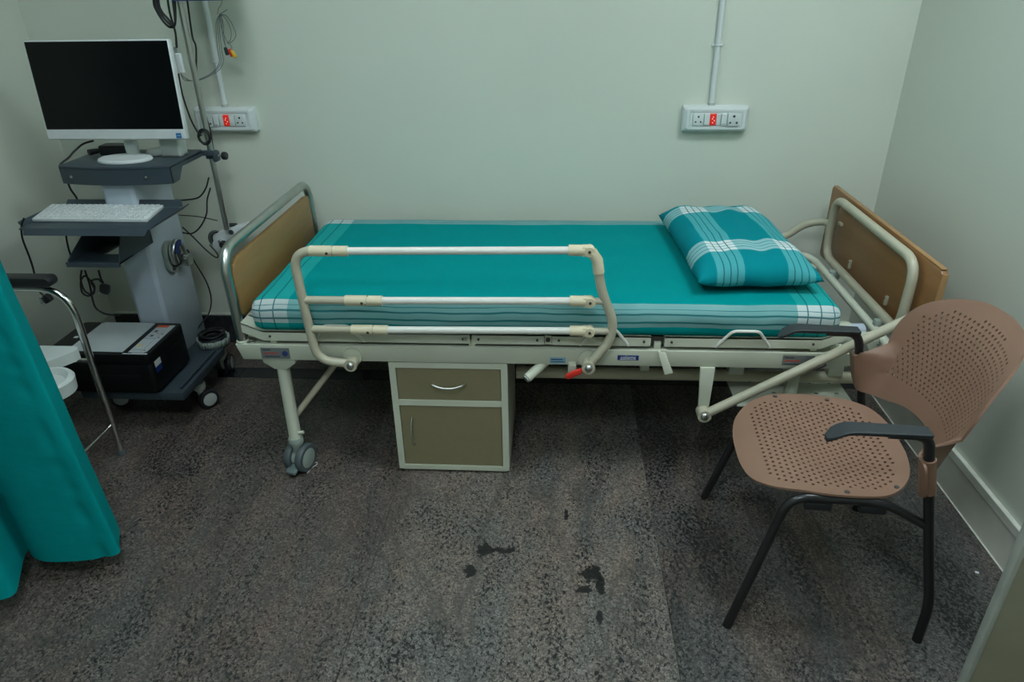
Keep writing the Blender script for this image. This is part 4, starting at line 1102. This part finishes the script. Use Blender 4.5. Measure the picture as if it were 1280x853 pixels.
# ================================================================== WALL SOCKETS AND CONDUITS
def socket_box(xc, zc_, mirror, label):
    t = thing('power_socket_box', label, 'socket', (xc, YB, zc_), group='wall socket boxes')
    W, H, dp = .262, .100, .046
    b = MB()
    def rr(w, h, r, y): return [(xc+a, y, zc_+c) for a, c in rrect(0, 0, w, h, r)]
    loops = [rr(W, H, .006, YB), rr(W, H, .006, YB-.030), rr(W-.004, H-.004, .010, YB-.034), rr(W-.030, H-.022, .010, YB-dp), rr(W-.052, H-.040, .004, YB-dp), rr(W-.056, H-.044, .004, YB-dp+.003)]
    vs = [v for l in loops for v in l]; n = len(loops[0]); fs = []
    for i in range(len(loops)-1): fs += [(i*n+k, i*n+(k+1) % n, (i+1)*n+(k+1) % n, (i+1)*n+k) for k in range(n)]
    fs.append(tuple(range((len(loops)-1)*n, len(loops)*n))); fs.append(tuple(range(n)))
    b.add(vs, fs); b.build('housing', M_SOCKET, t)
    yf = YB-dp; s = -1 if mirror else 1
    def mod_(name, x0, x1, h, dpth, mat): 
        xa, xb = sorted((xc+s*x0, xc+s*x1))
        return MB().box((xa, yf-dpth, zc_-h/2), (xb, yf+.004, zc_+h/2), .0018, 2).build(name, mat, t)
    def pins(par, x, r):
        for (a, c, q) in ((0, .011, r*1.25), (-.010, -.009, r), (.010, -.009, r)):
            MB().cyl((xc+s*x+a, yf-.0052, zc_+c), (xc+s*x+a, yf+.002, zc_+c), q, 12).build('pin_hole', M_HOLE, par)
    a = mod_('socket_face', -.092, -.050, .046, .004, M_SOCKET); pins(a, -.071, .0032)
    mod_('switch', -.048, -.026, .044, .006, M_SOCKET)
    r_ = mod_('red_switch', -.024, -.001, .044, .005, M_REDSWITCH)
    for (dx_, dz_) in ((-.004, .010), (-.007, .003), (.001, -.004), (-.005, -.012)):
        MB().cyl((xc+s*(-.0125)+dx_+.004, yf-.0056, zc_+dz_), (xc+s*(-.0125)+dx_+.004, yf-.004, zc_+dz_), .0021, 10).build('lamp_dot', M_NEON, r_)
    mod_('blank_plate', .001, .018, .044, .003, M_SOCKET)
    w = mod_('switch', .020, .042, .046, .007, M_SOCKET)
    MB().box((xc+s*.031-.005, yf-.0076, zc_-.018), (xc+s*.031+.005, yf-.0068, zc_-.0165)).build('mark', M_HOLE, w)
    a = mod_('socket_face', .046, .092, .050, .008, M_SOCKET)
    for (aa, c, q) in ((0, .013, .0052), (-.013, -.012, .0042), (.013, -.012, .0042)):
        MB().cyl((xc+s*.069+aa, yf-.0092, zc_+c), (xc+s*.069+aa, yf+.001, zc_+c), q, 12).build('pin_hole', M_DARKINK, a)
socket_box(.640, 1.070, False, 'white wall socket box with a red switch above the pillow')
socket_box(-1.400, 1.073, True, 'white wall socket box with a red switch behind the chrome pole')
def conduit(x, z0, label, zc_):
    t = thing('cable_conduit', label, 'conduit', (x, YB, z0), group='wall conduits')
    MB().cyl((x, YB-.012, z0), (x, YB-.012, CEIL), .0115, 16).build('pipe', M_SOCKET, t)
    MB().cyl((x, YB-.012, z0), (x, YB-.012, z0+.012), .014, 16).build('end_bush', M_PCGREY, t)
    for z in zc_:
        c = MB().tube([(x+.0135*math.cos(a), YB-.012-.0135*math.sin(a), z) for a in [k*PI/8 for k in range(9)]], .0025, 8)
        c.box((x-.024, YB-.004, z-.006), (x+.024, YB, z+.006), .001); c.build('saddle_clip', M_SOCKET, t)
conduit(.622, 1.118, 'white conduit pipe rising from the socket box above the pillow', (1.345, 2.1))
conduit(-1.398, 1.122, 'white conduit pipe rising from the socket box behind the chrome pole', (1.300, 2.1))

# ================================================================== COMMODE CHAIR BEHIND THE CURTAIN
CM = thing('commode_chair', 'chrome commode chair with black armrest and white pan behind the curtain', 'chair', (-1.86, 1.86, 0))
LX = -1.637
for yy in (2.09, 1.66):
    MB().tube(fillet([(LX, yy, .008), (LX, yy, .684), (-2.10, yy, .684), (-2.10, yy, .008)], .115, 12), .0125, 18).build('side_tube', M_CHROME, CM)
    for xx in (LX, -2.10): MB().lathe([(.002, 0), (.0148, 0), (.0148, .016), (.0128, .02), (.002, .02)], (xx, yy, 0)).build('foot_tip', M_TYRE, CM)
    am = MB().prism([(x, yy-.026, z) for x, z in rrect(-1.855, .712, .36, .036, .017)], (0, .052, 0), .008).build('armrest', M_BLACK, CM)
MB().tube([(LX, 2.09, .135), (LX, 1.66, .135)], .0055, 12).build('cross_rod', M_CHROME, CM)
MB().tube([(-2.10, 2.09, .30), (-2.10, 1.66, .30)], .0055, 12).build('cross_rod', M_CHROME, CM)
for xx in (-1.72, -2.02): MB().tube([(xx, 2.09, .405), (xx, 1.66, .405)], .0095, 12).build('seat_tube', M_CHROME, CM)
for yy in (2.09, 1.66): MB().tube([(LX, yy, .405), (-2.10, yy, .405)], .0095, 12).build('seat_tube', M_CHROME, CM)
st_o = [(-2.08, 2.070), (-1.662, 2.070), (-1.645, 2.058), (-1.645, 2.030), (-1.690, 1.960), (-1.690, 1.75), (-1.645, 1.700), (-1.645, 1.69), (-1.66, 1.68), (-2.08, 1.68)]
hole = [(-1.80+.115*math.cos(a), 1.875+.095*math.sin(a)) for a in [2*PI*k/28 for k in range(28)]]
v2, f2 = sheet(st_o, [hole])
s_ = MB(); s_.add([(p.x, p.y, .455) for p in v2], f2); so_ = s_.build('seat', M_PORCELAIN, CM, sm=False)
sm2 = so_.modifiers.new('t', 'SOLIDIFY'); sm2.thickness = .040; sm2.offset = 0
bv = so_.modifiers.new('b', 'BEVEL'); bv.width = .006; bv.segments = 3; bv.angle_limit = math.radians(40)
MB().lathe([(.002, .452), (.056, .452), (.064, .462), (.070, .469), (.080, .469), (.087, .460), (.084, .418), (.070, .412), (.002, .412)], (-1.634, 1.855, 0), 'z', 36).build('front_lobe', M_PORCELAIN, CM)
pn = MB(); n = 28
prof = [(.118, .462), (.110, .455), (.105, .36), (.085, .325), (.002, .32)]
vs, fs = [], []
for (rr_, z) in prof:
    for k in range(n): vs.append((-1.80+rr_*1.0*math.cos(2*PI*k/n), 1.875+rr_*.83*math.sin(2*PI*k/n), z))
for i in range(len(prof)-1): fs += [(i*n+k, i*n+(k+1) % n, (i+1)*n+(k+1) % n, (i+1)*n+k) for k in range(n)]
pn.add(vs, fs); po = pn.build('pan', M_PORCELAIN, CM); sd = po.modifiers.new('t', 'SOLIDIFY'); sd.thickness = .003

# ================================================================== CURTAIN
def make_curtain():
    plan = [(-1.447, 1.700), (-1.350, 1.610), (-1.298, 1.525), (-1.284, 1.500), (-1.305, 1.486), (-1.36, 1.474), (-1.43, 1.462), (-1.492, 1.456), (-1.535, 1.470), (-1.566, 1.500),
            (-1.555, 1.455), (-1.525, 1.395), (-1.500, 1.342), (-1.515, 1.315), (-1.57, 1.295), (-1.64, 1.280), (-1.72, 1.285), (-1.76, 1.33), (-1.75, 1.42), (-1.79, 1.46), (-1.86, 1.45), (-1.90, 1.37), (-1.95, 1.30), (-2.03, 1.29), (-2.10, 1.33)]
    line = spline([(x, y, 0) for x, y in plan], 6)
    ztop, zbot, nz_ = 2.712, .085, 120
    bm = bmesh.new(); rows = []
    for k in range(nz_+1):
        t = k/nz_; z = zbot + (ztop-zbot)*t; row = []
        for i, p in enumerate(line):
            s_ = i/(len(line)-1)
            wx = .012*noise.noise(Vector((s_*7, z*1.3, 1))) + .004*noise.noise(Vector((s_*16, z*5, 5)))
            wy = .014*noise.noise(Vector((s_*7+9, z*1.1, 2))) + .005*noise.noise(Vector((s_*14, z*6, 8)))
            a = min(1, t*2.2)
            gather = 1 - .06*t
            seam = math.exp(-((i-26.5)/1.6)**2)*(.5+.5*math.sin(z*62+2*math.sin(z*17)))
            wy += .0075*seam/(.3+a*.7)
            x = -1.60 + (p.x+1.60)*gather + wx*(.3+a*.7) - .062*min(1.6, z-zbot); y = 1.45 + (p.y-1.45)*gather + wy*(.3+a*.7)
            zz = z + (.006*math.sin(s_*22) if k == 0 else 0)
            row.append(bm.verts.new((x, y, zz)))
        rows.append(row)
    for k in range(nz_):
        for i in range(len(line)-1):
            bm.faces.new((rows[k][i], rows[k][i+1], rows[k+1][i+1], rows[k+1][i]))
    me = D.meshes.new('cloth'); bm.to_mesh(me); bm.free()
    for p in me.polygons: p.use_smooth = True
    return me
cu = thing('privacy_curtain', 'teal privacy curtain hanging in folds in front of the commode chair', 'curtain', (-1.6, 1.45, .085))
co = link('cloth', make_curtain(), M_CURTAIN, cu)
sd = co.modifiers.new('t', 'SOLIDIFY'); sd.thickness = .0016
es = co.modifiers.new('crisp', 'EDGE_SPLIT'); es.split_angle = math.radians(60)
MB().box((-2.15, 1.44, 2.715), (-1.25, 1.47, CEIL), .002).build('track', M_PCWHITE, cu)

# ================================================================== BITS ON THE FLOOR
p = atz(1221, 716, 0)
sc_ = MB().prism([(p[0]-.006, p[1]-.003, .0006), (p[0]+.004, p[1]-.005, .0006), (p[0]+.006, p[1]+.002, .0006), (p[0]-.003, p[1]+.005, .0006)], (0, 0, .0006)).build('paper_scrap', M_WHITEINK)
tag(sc_, 'tiny white paper scrap on the floor behind the brown chair', 'scrap')
wp = [Vector(atz(u, v, .003)) for u, v in ((384, 592), (389, 586), (393, 583), (396, 581), (396, 578), (393, 579), (390, 580))]
lw_ = MB().tube(spline(wp, 5), .0012, 8).build('loose_wire', M_RAILWHITE)
tag(lw_, 'short bent white wire on the floor beside the bed caster', 'wire')
